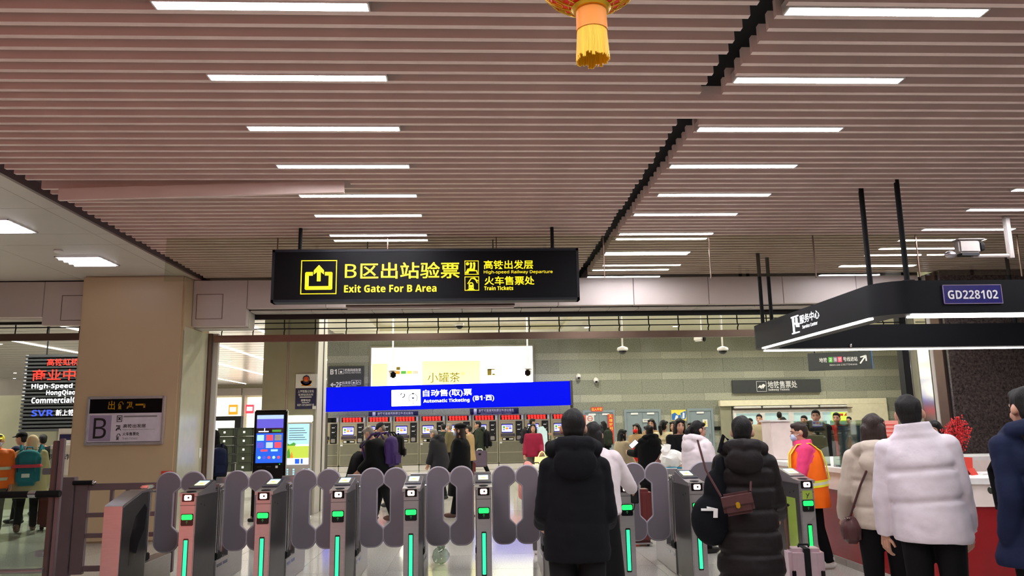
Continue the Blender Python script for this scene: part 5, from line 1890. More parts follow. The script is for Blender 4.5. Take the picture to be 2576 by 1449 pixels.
def person(label, x, y, H=1.68, rz=0, top='black_cloth', hem=.80, puff=0, seams=(), fat=1.0, hood=False, collar=0, legs='jeans_black', shoes='shoe_black', hair='short', hcol='hair_black',
           lean=0, head=(0, 0), arms=((6, 9, 12), (6, 9, 12)), stride=0, fine=False, face=False, mask=None, hat=None, skirt=None, skin='skin', dz=0, glasses=False, hands=True, group=None, sleeve=None, crouch=0, tilt=0, hoodz=0.0, sdrop=0.0):
    """a clothed figure facing +y before turning by rz degrees; arms = (forward, outward, elbow bend) left, right"""
    s = H / 1.70
    rz = rz - math.degrees(math.atan2(x, y))      # turned from the line of sight
    t = thing('person', label, 'person', (x, y, dz), R(rz), group)
    vx = .0095 if fine else .017
    vb = .011 if fine else .019
    hipc = Vector((0, 0, .92))
    ML = Matrix.Rotation(R(-tilt), 3, 'Y') @ Matrix.Rotation(R(-lean), 3, 'X')

    def up(p):
        return rot_about(p, ML, hipc)

    sx_ = .150 + .022 * fat
    sx_ -= sdrop * .35
    sh = [up((-sx_, 0, 1.375 - sdrop)), up((sx_, 0, 1.375 - sdrop))]
    neck0, neck1 = up((0, -.005, 1.42)), up((0, .012, 1.50))
    hc = up((0, .022, 1.585))
    MH = ML @ Matrix.Rotation(R(head[1]), 3, 'Z') @ Matrix.Rotation(R(-head[0]), 3, 'X')
    M4 = Matrix.Translation(hc) @ MH.to_4x4()
    el, wr, fd = [], [], []
    for i, side in enumerate((-1, 1)):
        f, o, b = arms[i]
        u = ang(side, f, o)
        e = sh[i] + u * .285
        v = ang(side, f + b, o * .35)
        if len(arms[i]) if False else False:
            pass
        el.append(e)
        wr.append(e + v * .25)
        fd.append(v)
    hips = [Vector((-.092, 0, .90)), Vector((.092, 0, .90))]
    kn, an = [], []
    for i, side in enumerate((-1, 1)):
        a = stride * (1 if side > 0 else -1)
        kb = (8 if abs(stride) > 3 and a < 0 else 0) + crouch
        u = ang(0, a + crouch * .6, 0)
        k = hips[i] + u * .43
        v = ang(0, a + crouch * .6 - kb, 0)
        kn.append(k)
        an.append(k + v * .40)
    drop = min(a.z for a in an) - .075
    off = Vector((0, 0, -drop))
    sh = [p + off for p in sh]
    el = [p + off for p in el]
    wr = [p + off for p in wr]
    hips = [p + off for p in hips]
    kn = [p + off for p in kn]
    an = [p + off for p in an]
    neck0, neck1, hc = neck0 + off, neck1 + off, hc + off
    M4 = Matrix.Translation(hc) @ MH.to_4x4()
    SC = Matrix.Scale(s, 4)

    # ---- body
    mb = MB(skin)
    mb.ell((0, -.008, .022), (.073, .094, .098), 18, 12, M4)
    mb.ell((0, .022, -.04), (.060, .070, .078), 16, 10, M4)
    mb.ell((0, .062, -.092), (.030, .026, .024), 12, 8, M4)
    for sx in (-1, 1):
        mb.ell((sx * .080, -.008, -.012), (.013, .024, .032), 10, 8, M4)
        mb.ell((sx * .036, .058, -.035), (.026, .026, .026), 10, 8, M4)
        mb.ell((sx * .030, .076, .026), (.030, .014, .010), 10, 6, M4)
    mb.capsule(M4 @ Vector((0, .084, .012)), M4 @ Vector((0, .106, -.028)), .009, .013, 8)
    mb.ell((0, .086, -.062), (.024, .012, .011), 10, 6, M4)
    mb.capsule(neck0, neck1 + (hc - neck1) * .4, .056, .050, 14)
    for i in (0, 1):
        mb.capsule(sh[i], el[i], .048, .038, 10)
        mb.capsule(el[i], wr[i], .037, .026, 10)
        mb.capsule(neck0, sh[i], .05, .05, 10)
        mb.capsule(hips[i], kn[i], .082, .052, 12)
        mb.capsule(kn[i], an[i], .050, .036, 12)
        mb.capsule(an[i], an[i] + Vector((0, .10, -.03)), .034, .026, 8)
    ch, wa = up((0, 0, 1.27)) + off, up((0, 0, 1.05)) + off
    mb.capsule(ch, wa, .12, .105, 14)
    mb.capsule(wa, Vector((0, 0, .92)) + off, .105, .12, 14)
    mb.capsule(ch + Vector((-.06, 0, .02)), ch + Vector((.06, 0, .02)), .11, .11, 14)
    bm_ = remesh(mb, 'body', vb, 3)
    if hands:
        hm = MB(skin)
        for i, side in enumerate((-1, 1)):
            hand(hm, wr[i], fd[i], side, Vector((-side * .8, .6, 0)), 35, 8 if fine else 6)
        b = bmesh.new()
        b.from_mesh(bm_)
        tmp = hm.mesh('h')
        b.from_mesh(tmp)
        b.to_mesh(bm_)
        b.free()
        bpy.data.meshes.remove(tmp)
        for p in bm_.polygons:
            p.use_smooth = True
    bm_.transform(SC)
    link('body', bm_, t)

    def part(nm, m, tag_=None):
        m.transform(SC)
        return link(nm, m, t, label=tag_)

    # ---- trousers or skirt
    if legs:
        mb = MB(legs)
        for i in (0, 1):
            mb.capsule(hips[i] + Vector((0, 0, .02)), kn[i], .100, .072, 14)
            mb.path([kn[i] + (kn[i] - an[i]).normalized() * .04, kn[i].lerp(an[i], .5), an[i] + Vector((0, 0, -.01))], [.072, .066, .060], 14)
        mb.ell(Vector((0, -.01, .94)) + off, (.175, .13, .13), 16, 10)
        part('trousers', remesh(mb, 'trousers', vb, 3))
    if skirt:
        rings = []
        for z, rx, ry in ((skirt[1], .25, .21), (.70, .22, .18), (.95, .19, .14)):
            rings.append([(rx * math.cos(2 * PI * k / 24), ry * math.sin(2 * PI * k / 24), z) for k in range(24)])
        part('skirt', MB(skirt[0]).loft(rings).mesh('skirt'))
    for i in (0, 1):
        mb = MB(shoes)
        a = an[i]
        mb.ell((a.x, a.y + .055, a.z - .035), (.046, .135, .05), 14, 10, None, a.z - .075)
        mb.capsule((a.x, a.y - .01, a.z - .03), (a.x, a.y - .01, a.z + .03), .045, .048, 12)
        m = mb.mesh('shoe')
        part('shoe', m)

    # ---- jacket: rings up the trunk, sleeves, collar
    F = fat
    prof = [(hem - .0, .215, .165), (hem + .03, .225, .172), (.90, .222, .168), (1.05, .215, .162), (1.20, .222, .160), (1.30, .222, .155), (1.38, .200 - sdrop * .35, .130), (1.43, .150 - sdrop * .5, .105), (1.465, .088, .082)]
    if hem < .75:
        prof = [(hem, .26, .205), (hem + .04, .262, .205)] + [p for p in prof if p[0] > .85]
    prof = [p for i, p in enumerate(prof) if i < 1 or p[0] > prof[0][0] + .02]
    prof.sort()
    if collar:
        prof = prof[:-1] + [(1.455, .140, .108), (1.475, .118, .102), (1.455 + collar, .101, .097)]

    def radius(z):
        for (a, ra, ya), (b, rb, yb) in zip(prof[:-1], prof[1:]):
            if a <= z <= b:
                k = (z - a) / (b - a + 1e-9)
                return ra + (rb - ra) * k, ya + (yb - ya) * k
        return prof[-1][1:]

    def dent(z):
        d = 1.0
        for q in seams:
            d -= .115 * math.exp(-((z - q) / .016) ** 2)
        return d

    rings = []
    z, z1 = prof[0][0], prof[-1][0]
    step = .014 if fine else .04
    while z <= z1 + 1e-6:
        rx, ry = radius(z)
        g = F if z < 1.42 else 1 + (F - 1) * .5
        k = dent(z) * g
        c = Vector((0, 0, z))
        c = up(c) if z > .92 else c
        tilt = ML if z > .92 else Matrix.Identity(3)
        rings.append([c + off + tilt @ Vector((rx * k * math.cos(2 * PI * j / 28), ry * k * math.sin(2 * PI * j / 28), 0)) for j in range(28)])
        z += step
    mb = MB(top).loft(rings)
    if hem < .6:
        pass
    for i in (0, 1):
        pts, rad = [], []
        N = 28 if fine else 10
        for j in range(N + 1):
            q = j / N
            p = sh[i].lerp(el[i], q * 2) if q < .5 else el[i].lerp(wr[i] + fd[i] * .012, (q - .5) * 2)
            pts.append(p)
            r = (.074 - .014 * q) * (1 + (F - 1) * .9)
            if puff:
                r *= 1 + puff * (abs(math.sin(q * 3.2 * PI)) ** .5 - .75)
            if q > .95:
                r *= .86
            rad.append(r)
        mb.path(pts, rad, 16)
        mb.ell(sh[i], (.073 * F, .076 * F, .066 * F), 14, 10)
        mb.ell(el[i], (.064 * F, .066 * F, .066 * F), 12, 8)
    if hood:
        hb = [(-.115, .07, 1.42), (-.13, -.03, 1.46), (-.08, -.115, 1.475), (0, -.14, 1.48), (.08, -.115, 1.475), (.13, -.03, 1.46), (.115, .07, 1.42)]
        mb.path([up((p[0], p[1], p[2] + hoodz)) + off for p in hb], [.045, .056, .062, .064, .062, .056, .045], 12)
        mb.ell(up((0, -.150, 1.375 + hoodz)) + off, (.145, .066, .105), 16, 10)
    jm = remesh(mb, 'jacket', vx, 3 if fine else 2)
    if fine:
        wrinkle(jm, .0065)
    part('jacket', jm)

    # ---- hair and hats
    def hx(mb, c, r, u=20, v=14):
        mb.ell(c, r, u, v, M4)

    if hair:
        mb = MB(hcol)
        hx(mb, (0, -.016, .028), (.079, .096, .100))
        for sx in (-1, 1):
            hx(mb, (sx * .026, -.018, .052), (.052, .076, .056))
        if hair == 'short':
            hx(mb, (0, -.045, -.02), (.068, .058, .070))
            hx(mb, (0, .035, .085), (.062, .048, .036))
        if hair in ('bob', 'long', 'pony', 'bun'):
            hx(mb, (0, -.04, -.02), (.078, .066, .085))
            for sx in (-1, 1):
                if hair in ('bob', 'long'):
                    mb.capsule(M4 @ Vector((sx * .062, .012, .03)), M4 @ Vector((sx * .072, .012, -.12)), .028, .026, 10)
                hx(mb, (sx * .042, .050, .072), (.040, .036, .030))
        if hair == 'bob':
            for k in range(-2, 3):
                mb.capsule(M4 @ Vector((.026 * k, -.062, .0)), M4 @ Vector((.034 * k, -.07, -.15)), .042, .034, 10)
        if hair == 'long':
            for k in range(-2, 3):
                mb.capsule(M4 @ Vector((.026 * k, -.066, .0)), M4 @ Vector((.036 * k, -.105, -.36)), .040, .026, 10)
        if hair == 'pony':
            hx(mb, (0, -.105, .03), (.035, .04, .035))
            mb.path([M4 @ Vector(p) for p in ((0, -.11, .035), (0, -.16, -.02), (.015, -.165, -.12), (.02, -.15, -.24))], [.032, .042, .04, .016], 10)
        if hair == 'bun':
            hx(mb, (0, -.11, .055), (.045, .045, .045))
        hm_ = remesh(mb, 'hair', .0085 if fine else .014, 3)
        if fine:
            wrinkle(hm_, .006, (30, 30, 10))
        part('hair', hm_)
    if hat == 'beret':
        mb = MB('black_cloth')
        hx(mb, (.012, -.02, .085), (.118, .125, .052))
        hx(mb, (0, -.012, .05), (.084, .10, .045))
        mb.capsule(M4 @ Vector((.01, -.02, .13)), M4 @ Vector((.01, -.02, .15)), .006, .005, 8)
        part('beret', remesh(mb, 'beret', .011, 3))
    if hat and hat.startswith('cap'):
        mb = MB(hat.split(':')[1])
        hx(mb, (0, -.012, .05), (.084, .104, .080))
        mb.ell((0, .10, .042), (.070, .075, .010), 16, 6, M4)
        part('cap', remesh(mb, 'cap', .011, 3))
    if hat and hat.startswith('beanie'):
        mb = MB(hat.split(':')[1])
        hx(mb, (0, -.014, .042), (.088, .106, .098))
        mb.path([M4 @ Vector((.087 * math.cos(2 * PI * k / 20), -.014 + .104 * math.sin(2 * PI * k / 20), .012)) for k in range(21)], .016, 8)
        part('beanie', remesh(mb, 'beanie', .011, 3))
    if hat and hat.startswith('hood'):
        mb = MB(hat.split(':')[1])
        hx(mb, (0, -.022, .02), (.098, .112, .122))
        mb.capsule(M4 @ Vector((0, -.04, -.06)), neck0, .095, .12, 14)
        part('hood', remesh(mb, 'hood', .012, 3))
    # ---- face
    if face:
        for sx in (-1, 1):
            part('eye', MB('eye_dark').ell((sx * .031, .0855, .006), (.0125, .006, .0062), 10, 6, M4).mesh('eye'))
            part('eyebrow', MB(hcol if hair else 'hair_black').path([M4 @ Vector((sx * .014, .091, .024)), M4 @ Vector((sx * .032, .088, .031)), M4 @ Vector((sx * .050, .076, .025))], [.003, .004, .002], 6).mesh('eyebrow'))
        if not mask:
            mb = MB('lip')
            mb.ell((0, .0955, -.060), (.021, .006, .0045), 10, 6, M4).ell((0, .0955, -.067), (.019, .006, .005), 10, 6, M4)
            part('mouth', mb.mesh('mouth'))
    if mask:
        mb = MB(mask)
        mb.ell((0, .066, -.052), (.058, .050, .052), 16, 10, M4)
        for sx in (-1, 1):
            mb.path([M4 @ Vector((sx * .055, .062, -.035)), M4 @ Vector((sx * .078, .0, -.012))], .003, 6)
        part('face_mask', mb.mesh('face_mask'))
    if glasses:
        mb = MB('steel')
        for sx in (-1, 1):
            mb.path([M4 @ Vector((sx * .033 + .022 * math.cos(2 * PI * k / 14), .104, .003 + .018 * math.sin(2 * PI * k / 14))) for k in range(15)], .0016, 6)
            mb.path([M4 @ Vector((sx * .055, .103, .006)), M4 @ Vector((sx * .076, .0, .0))], .0016, 6)
        mb.path([M4 @ Vector((-.011, .105, .004)), M4 @ Vector((.011, .105, .004))], .0016, 6)
        part('glasses', mb.mesh('glasses'))
    r = Fig()
    r.root, r.s, r.M4, r.wr, r.el, r.sh, r.fd, r.off, r.up, r.hc = t, s, M4, wr, el, sh, fd, off, up, hc
    r.W = lambda p: Vector((x, y, dz)) + Matrix.Rotation(R(rz), 3, 'Z') @ (Vector(p) * s)
    r.rz = rz
    r.part = part
    r.ML = ML
    return r


def backpack(fig, label, col, trim=None, size=1.0, name='backpack', straps=True, drop=0.0, group=None):
    """a backpack worn on the back of a figure, a thing of its own"""
    o = fig.W(fig.up((0, -.165, 1.13 - drop)) + fig.off)
    t = thing(name, label, 'bag', tuple(o), R(fig.rz), group)
    t.rotation_euler = (fig.ML.to_euler().x, 0, R(fig.rz)) if False else (0, 0, R(fig.rz))
    k = size * fig.s
    mb = MB(col).box(-.15 * k, .15 * k, -.16 * k, .0, -.22 * k, .20 * k, .055 * k).ell((0, -.08 * k, .16 * k), (.14 * k, .085 * k, .09 * k), 16, 10)
    link('pack_body', remesh(mb, 'pack_body', .014, 2), t)
    MB(trim or col).box(-.115 * k, .115 * k, -.205 * k, -.14 * k, -.19 * k, -.01, .03 * k).build('front_pocket', t)
    MB(trim or col).path([(-.04 * k, -.05 * k, .24 * k), (-.03 * k, -.05 * k, .28 * k), (.03 * k, -.05 * k, .28 * k), (.04 * k, -.05 * k, .24 * k)], .010 * k, 6).build('carry_loop', t)
    if straps:
        for sx in (-1, 1):
            MB(col).path([(sx * .10 * k, -.01, .20 * k), (sx * .115 * k, .06 * k, .30 * k), (sx * .12 * k, .19 * k, .28 * k), (sx * .135 * k, .345 * k, .10 * k), (sx * .15 * k, .29 * k, -.10 * k), (sx * .13 * k, .02, -.16 * k)], .017 * k, 8).build('strap', t)
    return t

# ---------------------------------------------------------------- people near the camera
man = person('person in dark hooded jacket and dark jeans seen from behind, before the middle gates', AX(1442, 4.9), 4.9, 1.655, 2, 'navy_cloth', .77, .05, (), .94, sdrop=.035, hood=True, legs='jeans_black', hair='short', fine=True,
             arms=((2, 9, 66), (2, 9, 66)), head=(2, 0))
lady = person('person with black hair, white sleeve reaching to the gate, half hidden by the dark hood', AX(1492, 6.85), 6.85, 1.58, -10, 'white_fluff', .86, 0, (), 1.08, legs='black_cloth', hair='long', fine=True,
              arms=((10, 6, 20), (38, 18, 28)), skirt=('black_cloth', .25))
coat = person('person in long black puffer coat with hood, from behind between two gates', AX(1866, 5.6), 5.6, 1.60, 2, 'black_puffer', .42, .10, (.54, .70, .86, 1.02, 1.18, 1.32), 1.0, sdrop=.02, hood=True, legs='black_cloth', hair='short', fine=True,
              arms=((12, 14, 22), (10, 12, 46)), head=(0, -8))
white = person('person in white puffer jacket and black trousers at the service counter, back turned', AX(2316, 4.9), 4.9, 1.715, 0, 'white_puffer', .80, .05, (1.05, 1.24), 1.0, collar=.085, tilt=5, legs='black_cloth', hair='short', fine=True,
               arms=((3, 9, 10), (4, 10, 10)), head=(2, 0))
bob = person('person with brown bob hair in beige puffer jacket, back turned beside the white jacket', AX(2196, 5.65), 5.65, 1.60, 6, 'beige_puffer', .84, .12, (1.0, 1.2), .92, hood=True, hoodz=-.03, legs='black_cloth', hair='bob', hcol='hair_brown', fine=True,
             arms=((6, 14, 30), (20, 8, 60)), head=(4, -10))
navy = person('person in navy jacket with black hair cut off by the right picture edge', AX(2592, 4.4), 4.4, 1.73, 34, 'navy_blue_cloth', .72, .06, (1.02, 1.22), 1.02, collar=.03, hood=True, legs='jeans_black', hair='short', fine=True,
              arms=((-14, 6, 28), (-14, 6, 28)), head=(4, 0))
clean = person('worker in orange reflective vest over pink jacket with blue face mask beside the counter', 3.70, 8.6, 1.55, 96, 'pink_cloth', .82, .04, (), 1.08, collar=.05, legs='black_cloth', shoes='shoe_white', hair='short', hcol='hair_brown', fine=True,
               face=True, mask='mask_blue', lean=6, arms=((14, 6, 34), (8, 8, 30)), head=(4, 6), stride=5)
# reflective vest: orange shell over the jacket with yellow and silver bands
mb = MB('orange_vest')
for (za, zb) in ((.70, 1.42),):
    rings = []
    for z, rx, ry in ((.70, .245, .198), (.80, .245, .195), (1.0, .245, .193), (1.2, .247, .192), (1.32, .232, .178), (1.40, .185, .135)):
        c = clean.up((0, 0, z)) if z > .92 else Vector((0, 0, z))
        rings.append([c + clean.off + (clean.ML if z > .92 else Matrix.Identity(3)) @ Vector((rx * math.cos(2 * PI * j / 36) * (.97 if z > 1.1 else 1), ry * math.sin(2 * PI * j / 36) * 1.04, 0)) for j in range(36)])
    mb.loft(rings, True)
clean.part('reflective_vest', mb.mesh('reflective_vest'))
for z0, z1, m in ((.93, .955, 'vest_yellow'), (.955, .985, 'vest_silver'), (.985, 1.01, 'vest_yellow')):
    rings = [[clean.up((.258 * math.cos(2 * PI * j / 36) * (.97 if True else 1), .208 * math.sin(2 * PI * j / 36), z)) + clean.off for j in range(36)] for z in (z0, z1)]
    clean.part('band', MB(m).loft(rings, False).mesh('band'))
for sx in (-1, 1):
    for dx, m in ((-.016, 'vest_yellow'), (0, 'vest_silver'), (.016, 'vest_yellow')):
        pts = [clean.up((sx * .12 + dx, y, z)) + clean.off for y, z in ((.205, 1.0), (.20, 1.2), (.175, 1.34), (.08, 1.445), (-.07, 1.445), (-.175, 1.34), (-.205, 1.2), (-.212, 1.0))]
        clean.part('band', MB(m).path(pts, .007, 6).mesh('band'))
glass_w = person('person with glasses and tied black hair in fluffy white hooded jacket beyond the gates', AX(1752, 9.75), 9.75, 1.58, -56, 'white_fluff', .80, .04, (), 1.25, hood=True, legs='black_cloth', hair='pony', fine=True, face=True, glasses=True,
                 arms=((8, 10, 20), (10, 10, 30)), head=(0, -4))

# bags of the near people
c = coat.W((-.075, -.235, 1.085))
t = thing('shoulder_bag', 'small dark brown leather flap bag with a gold clasp on the black puffer coat', 'bag', tuple(c), R(coat.rz))
t.rotation_euler = (0, R(-10), R(coat.rz))
mb = MB('brown_leather').box(-.105, .105, -.07, .02, -.075, .07, .022)
mb.build('bag_body', t)
MB('brown_leather').prismx([(-.072, .06), (-.082, .055), (-.085, -.005), (-.074, -.015), (-.07, .05)], -.104, .104).build('flap', t, smooth=False)
MB('gold_foil').box(-.016, .012, -.092, -.078, -.03, .012, .006).build('clasp', t, smooth=False)
MB('brown_leather').path([(-.10, -.02, .06), (-.16, .02, .25), (-.17, .10, .46)], .008, 6).build('strap', t)
MB('brown_leather').path([(.10, -.02, .06), (.12, .03, .12)], .008, 6).build('strap', t)
c = coat.W((-.27, -.05, .97))
t = thing('tote_bag', 'large slack black tote bag with a white tag hanging left of the black puffer coat', 'bag', tuple(c), R(-20))
mb = MB('navy_cloth').ell((0, 0, -.03), (.145, .11, .18), 20, 14).ell((.05, 0, .17), (.095, .07, .16), 16, 10).ell((.09, .0, .32), (.05, .05, .10), 14, 10)
link('bag_body', remesh(mb, 'bag_body', .014, 3), t)
MB('print_white').box(-.06, .03, -.122, -.112, .045, .06).prism([(.02, 0), (.05, .0), (.055, .06), (-.02, .075), (-.02, .06), (.025, .05)], -.128, -.116).build('white_tag', t, smooth=False)
MB('navy_cloth').path([(.08, -.02, .44), (.12, .0, .56), (.16, .04, .52), (.15, .05, .42)], .014, 8).build('handle', t)

c = Vector((3.10, 6.9, 0))
c = Vector((AX(1996, 6.9), 6.9, 0))
t = thing('suitcase', 'silver pink hard suitcase with a black strap beside the black puffer coat', 'suitcase', tuple(c), R(-8))
MB('case_pink').box(-.175, .175, -.12, .12, .05, .60, .04).build('shell', t)
for x in (-.14, -.10, .10, .14):
    MB('case_pink').box(x - .006, x + .006, -.127, -.118, .09, .56, .003).build('groove_rib', t, smooth=False)
MB('rubber_black').box(-.03, .03, -.130, .128, .045, .606, .004).build('strap', t, smooth=False)
for sx in (-1, 1):
    MB('black_gloss').box(sx * .14 - .02, sx * .14 + .02, -.132, -.118, .30, .38, .006).build('latch', t, smooth=False)
    MB('rubber_black').lathe([(.012, 0), (.025, .01), (.025, .04), (.012, .05)], 12, (sx * .12, -.07, 0)).build('wheel', t)
    MB('rubber_black').lathe([(.012, 0), (.025, .01), (.025, .04), (.012, .05)], 12, (sx * .12, .07, 0)).build('wheel', t)
MB('rubber_black').path([(-.05, 0, .60), (-.045, 0, .63), (.045, 0, .63), (.05, 0, .60)], .011, 8).build('carry_handle', t)
MB('bronze').tube((-.15, .02, .58), (-.16, .02, 1.03), .021, n=10).build('pull_tube', t)
MB('rubber_black').box(-.20, -.10, .0, .04, 1.03, 1.06, .01).build('pull_grip', t)
t.scale = (.86, .86, .80)

c = bob.W((-.23, -.03, .83))
t = thing('crossbody_bag', 'small glossy dark brown bag at the hip of the beige puffer jacket', 'bag', tuple(c), R(bob.rz))
mb = MB('brown_leather').ell((0, 0, 0), (.075, .10, .10), 16, 10).box(-.06, .06, -.09, .09, -.09, .05, .03)
link('bag_body', remesh(mb, 'bag_body', .01, 2), t)
MB('chrome').lathe([(.018, 0), (.018, .01), (.01, .014)], 10, (-.02, -.05, .085)).build('ring', t)
MB('brown_leather').path([(0, 0, .09), (.08, -.09, .32), (.16, -.16, .50)], .008, 6).build('strap', t)
backpack(navy, 'grey strapped dark backpack worn by the person at the right picture edge', 'black_cloth', 'grey_cloth', 1.05)
h = lady.W(lady.wr[1] + lady.fd[1] * .10)
t = thing('phone', 'black phone in the hand of the white sleeve at the gate', 'phone', tuple(h), R(-20))
MB('black_gloss').box(-.036, .036, -.006, .006, -.10, .05, .006).build('phone_body', t)
MB('rubber_black').path([(.0, 0, -.10), (-.01, -.01, -.15), (-.03, -.01, -.17)], .005, 6).build('wrist_strap', t)

# ---------------------------------------------------------------- people in the ticket hall
def pp(label, px, Y, H, rz, top, **k):
    return person(label, AX(px, Y), Y, H, rz, top, **k)


# rz: 0 faces away, 90 faces left, -90 faces right, 180 faces the camera
bald = pp('bald person in long black coat bending left with a purple backpack', 965, 13.8, 1.68, 62, 'black_cloth', hem=.60, fat=1.15, hair='short', hcol='hair_grey', lean=24, stride=14, arms=((-4, 6, 50), (6, 6, 50)), head=(12, 0), shoes='shoe_brown')
backpack(bald, 'purple backpack worn by the bald person in black', 'purple_cloth', 'purple_cloth', 1.15)
boy = pp('young person in black jacket with coloured flowers looking down at a phone', 897, 14.0, 1.36, -70, 'black_cloth', hem=.62, fat=1.2, hair='short', lean=14, head=(26, 0), arms=((40, 6, 60), (40, 6, 60)), face=True)
mb = MB('coral_cloth')
for k, (a, z, m) in enumerate(((150, 1.25, 'coral_cloth'), (200, 1.10, 'print_white'), (170, .98, 'coral_cloth'), (120, 1.0, 'teal_cloth'), (210, .86, 'teal_cloth'), (150, .78, 'red_cloth'), (190, .70, 'print_white'), (100, .75, 'coral_cloth'))):
    mb.m(m)
    c = boy.up((.265 * math.cos(R(a)), .21 * math.sin(R(a)), z)) + boy.off
    mb.ell(c, (.055, .05, .04), 10, 6)
f = mb.mesh('flower_print')
boy.part('flower_print', f)
t = thing('phone', 'reddish phone held by the young person in the flowered jacket', 'phone', tuple(boy.W((boy.wr[0] + boy.wr[1]) / 2 + Vector((0, .10, .03)))), R(boy.rz))
MB('case_red').box(-.04, .04, -.006, .006, -.07, .07, .005).build('phone_body', t)
oldm = pp('old person with dark flat cap in olive jacket bending left beside the ticket machines', 985, 16.2, 1.70, 78, 'olive_cloth', hem=.72, fat=1.1, hair='short', hcol='hair_grey', hat='cap:charcoal_cloth', lean=18, head=(14, 0), face=True, arms=((30, 6, 40), (20, 6, 40)))
backpack(oldm, 'black backpack worn by the old person with the flat cap', 'black_cloth', 'black_cloth', 1.0)
pp('person with short dark hair and pale scarf between the flowered jacket and the bald person', 938, 15.4, 1.50, -150, 'grey_cloth', hem=.7, hair='short', face=True, head=(18, 20), arms=((30, 8, 70), (30, 8, 70)), lean=8)
hoodp = pp('grey-haired person in dark grey coat with a big hood facing left', 1108, 17.6, 1.55, 66, 'charcoal_cloth', hem=.62, puff=.08, fat=1.25, hood=True, hair='short', hcol='hair_grey', lean=14, head=(10, 0), stride=8)
beret = pp('person in black beret and long black coat with long brown hair and mask, walking left', 1158, 13.9, 1.62, 72, 'black_cloth', hem=.42, fat=1.12, hair='long', hcol='hair_brown', hat='beret', mask='mask_blue', face=True, stride=12, fine=True, arms=((8, 8, 12), (-4, 8, 10)), shoes='shoe_brown')
pp('person with black hair in dark green jacket at the fourth ticket machine', 1115, 26.5, 1.66, 20, 'dark_green_cloth', hair='short')
pp('person in tan jacket with a pale face mask beyond the beret', 1131, 24.5, 1.66, 70, 'olive_cloth', hair='short', hcol='hair_grey', mask='mask_blue', face=True)
pp('person in long tan coat facing left beside the purple case carrier', 1180, 23.5, 1.58, 62, 'camel_coat', hem=.6, hair='short', arms=((10, 6, 20), (20, 6, 50)))
gman = pp('person in dark green jacket walking left with dark backpack and purple case', 1204, 25.0, 1.76, 84, 'green_cloth', hem=.72, fat=1.15, hood=True, hair='short', stride=18, face=True, arms=((10, 8, 20), (-4, 8, 10)), legs='black_cloth')
backpack(gman, 'dark navy backpack worn by the person walking with the purple case', 'navy_cloth', 'navy_cloth', 1.15)
c = at(1207, 1157, 24.6)
t = thing('suitcase', 'dull purple soft case with white handle carried by the person in dark green', 'suitcase', (c.x, 24.6, .32), 0)
MB('case_purple').box(-.23, .23, -.09, .09, 0, .50, .03).build('case_body', t)
MB('print_white').path([(-.09, 0, .50), (-.06, 0, .545), (.06, 0, .545), (.09, 0, .50)], .016, 8).build('carry_handle', t)
MB('rubber_black').box(-.04, .04, -.096, -.088, .36, .42, .003).build('badge', t, smooth=False)
c = at(1185, 1166, 23.9)
t = thing('suitcase', 'small dark red case beside the person in the tan coat', 'suitcase', (c.x, 23.9, 0), 0)
MB('case_red').box(-.14, .14, -.1, .1, .04, .50, .03).build('case_body', t)
MB('rubber_black').path([(-.05, 0, .50), (-.05, 0, .56), (.05, 0, .56), (.05, 0, .50)], .01, 6).build('carry_handle', t)
pink = pp('person in dark pink fleece holding a cream tote bag, facing the camera', 1341, 20.5, 1.60, 176, 'fleece_red', hem=.80, fat=1.08, hair='bob', face=True, legs='trouser_grey', arms=((8, 10, 40), (6, 10, 16)), fine=False)
h = pink.W(pink.wr[0] + pink.fd[0] * .08)
t = thing('tote_bag', 'cream cloth tote bag with two knotted handles held by the pink fleece person', 'bag', (h.x, h.y - .05, h.z - .42), R(4))
mb = MB('tote_cream').loft([[(-.19 * a, -.07 * b, z), (.19 * a, -.07 * b, z), (.19 * a, .07 * b, z), (-.19 * a, .07 * b, z)] for z, a, b in ((0, 1, 1), (.2, 1.04, 1.1), (.36, .98, .5))])
mb.build('bag_body', t)
for yy in (-.03, .03):
    MB('tote_cream').path([(-.10, yy, .35), (-.05, yy * .5, .46), (0, 0, .50), (.05, yy * .5, .46), (.10, yy, .35)], .014, 6).build('handle', t)
pap = pp('person in black jacket reading a large pale blue sheet behind the pink fleece', 1338, 26.0, 1.78, -72, 'charcoal_cloth', hair='short', face=True, arms=((40, 6, 60), (45, 8, 50)), head=(8, 0), legs='black_cloth')
backpack(pap, 'grey backpack worn by the person reading the pale blue sheet', 'charcoal_cloth', 'charcoal_cloth', 1.1)
c = at(1362, 1100, 25.6)
t = thing('paper_sheet', 'large pale blue folded sheet beside the person in the pink fleece', 'paper', tuple(c), R(10))
MB('light_blue_paper').prism([(-.10, .32), (.06, .36), (.20, .18), (.20, -.42), (-.02, -.46), (-.06, -.1)], -.01, .01).prism([(-.12, .30), (-.02, .33), (-.06, -.05), (-.14, -.02)], .02, .05).build('sheet', t, smooth=False)
c = at(1350, 1178, 19.4)
t = thing('suitcase', 'white hard suitcase standing before the pink fleece person', 'suitcase', (c.x, 19.4, 0))
MB('case_white').box(-.24, .24, -.13, .13, .06, .62, .045).build('shell', t)
for x in (-.14, -.05, .05, .14):
    MB('case_white').box(x - .012, x + .012, -.137, -.125, .10, .58, .005).build('groove_rib', t, smooth=False)
for sx in (-1, 1):
    MB('rubber_black').lathe([(.012, 0), (.03, .01), (.03, .05), (.012, .06)], 10, (sx * .17, 0, 0)).build('wheel', t)
MB('rubber_black').path([(-.06, 0, .62), (-.05, 0, .66), (.05, 0, .66), (.06, 0, .62)], .012, 6).build('carry_handle', t)
c = at(1384, 1160, 24)
t = thing('suitcase', 'maroon suitcase beside the head and shoulder of the dark hooded one', 'suitcase', (c.x, 24, 0))
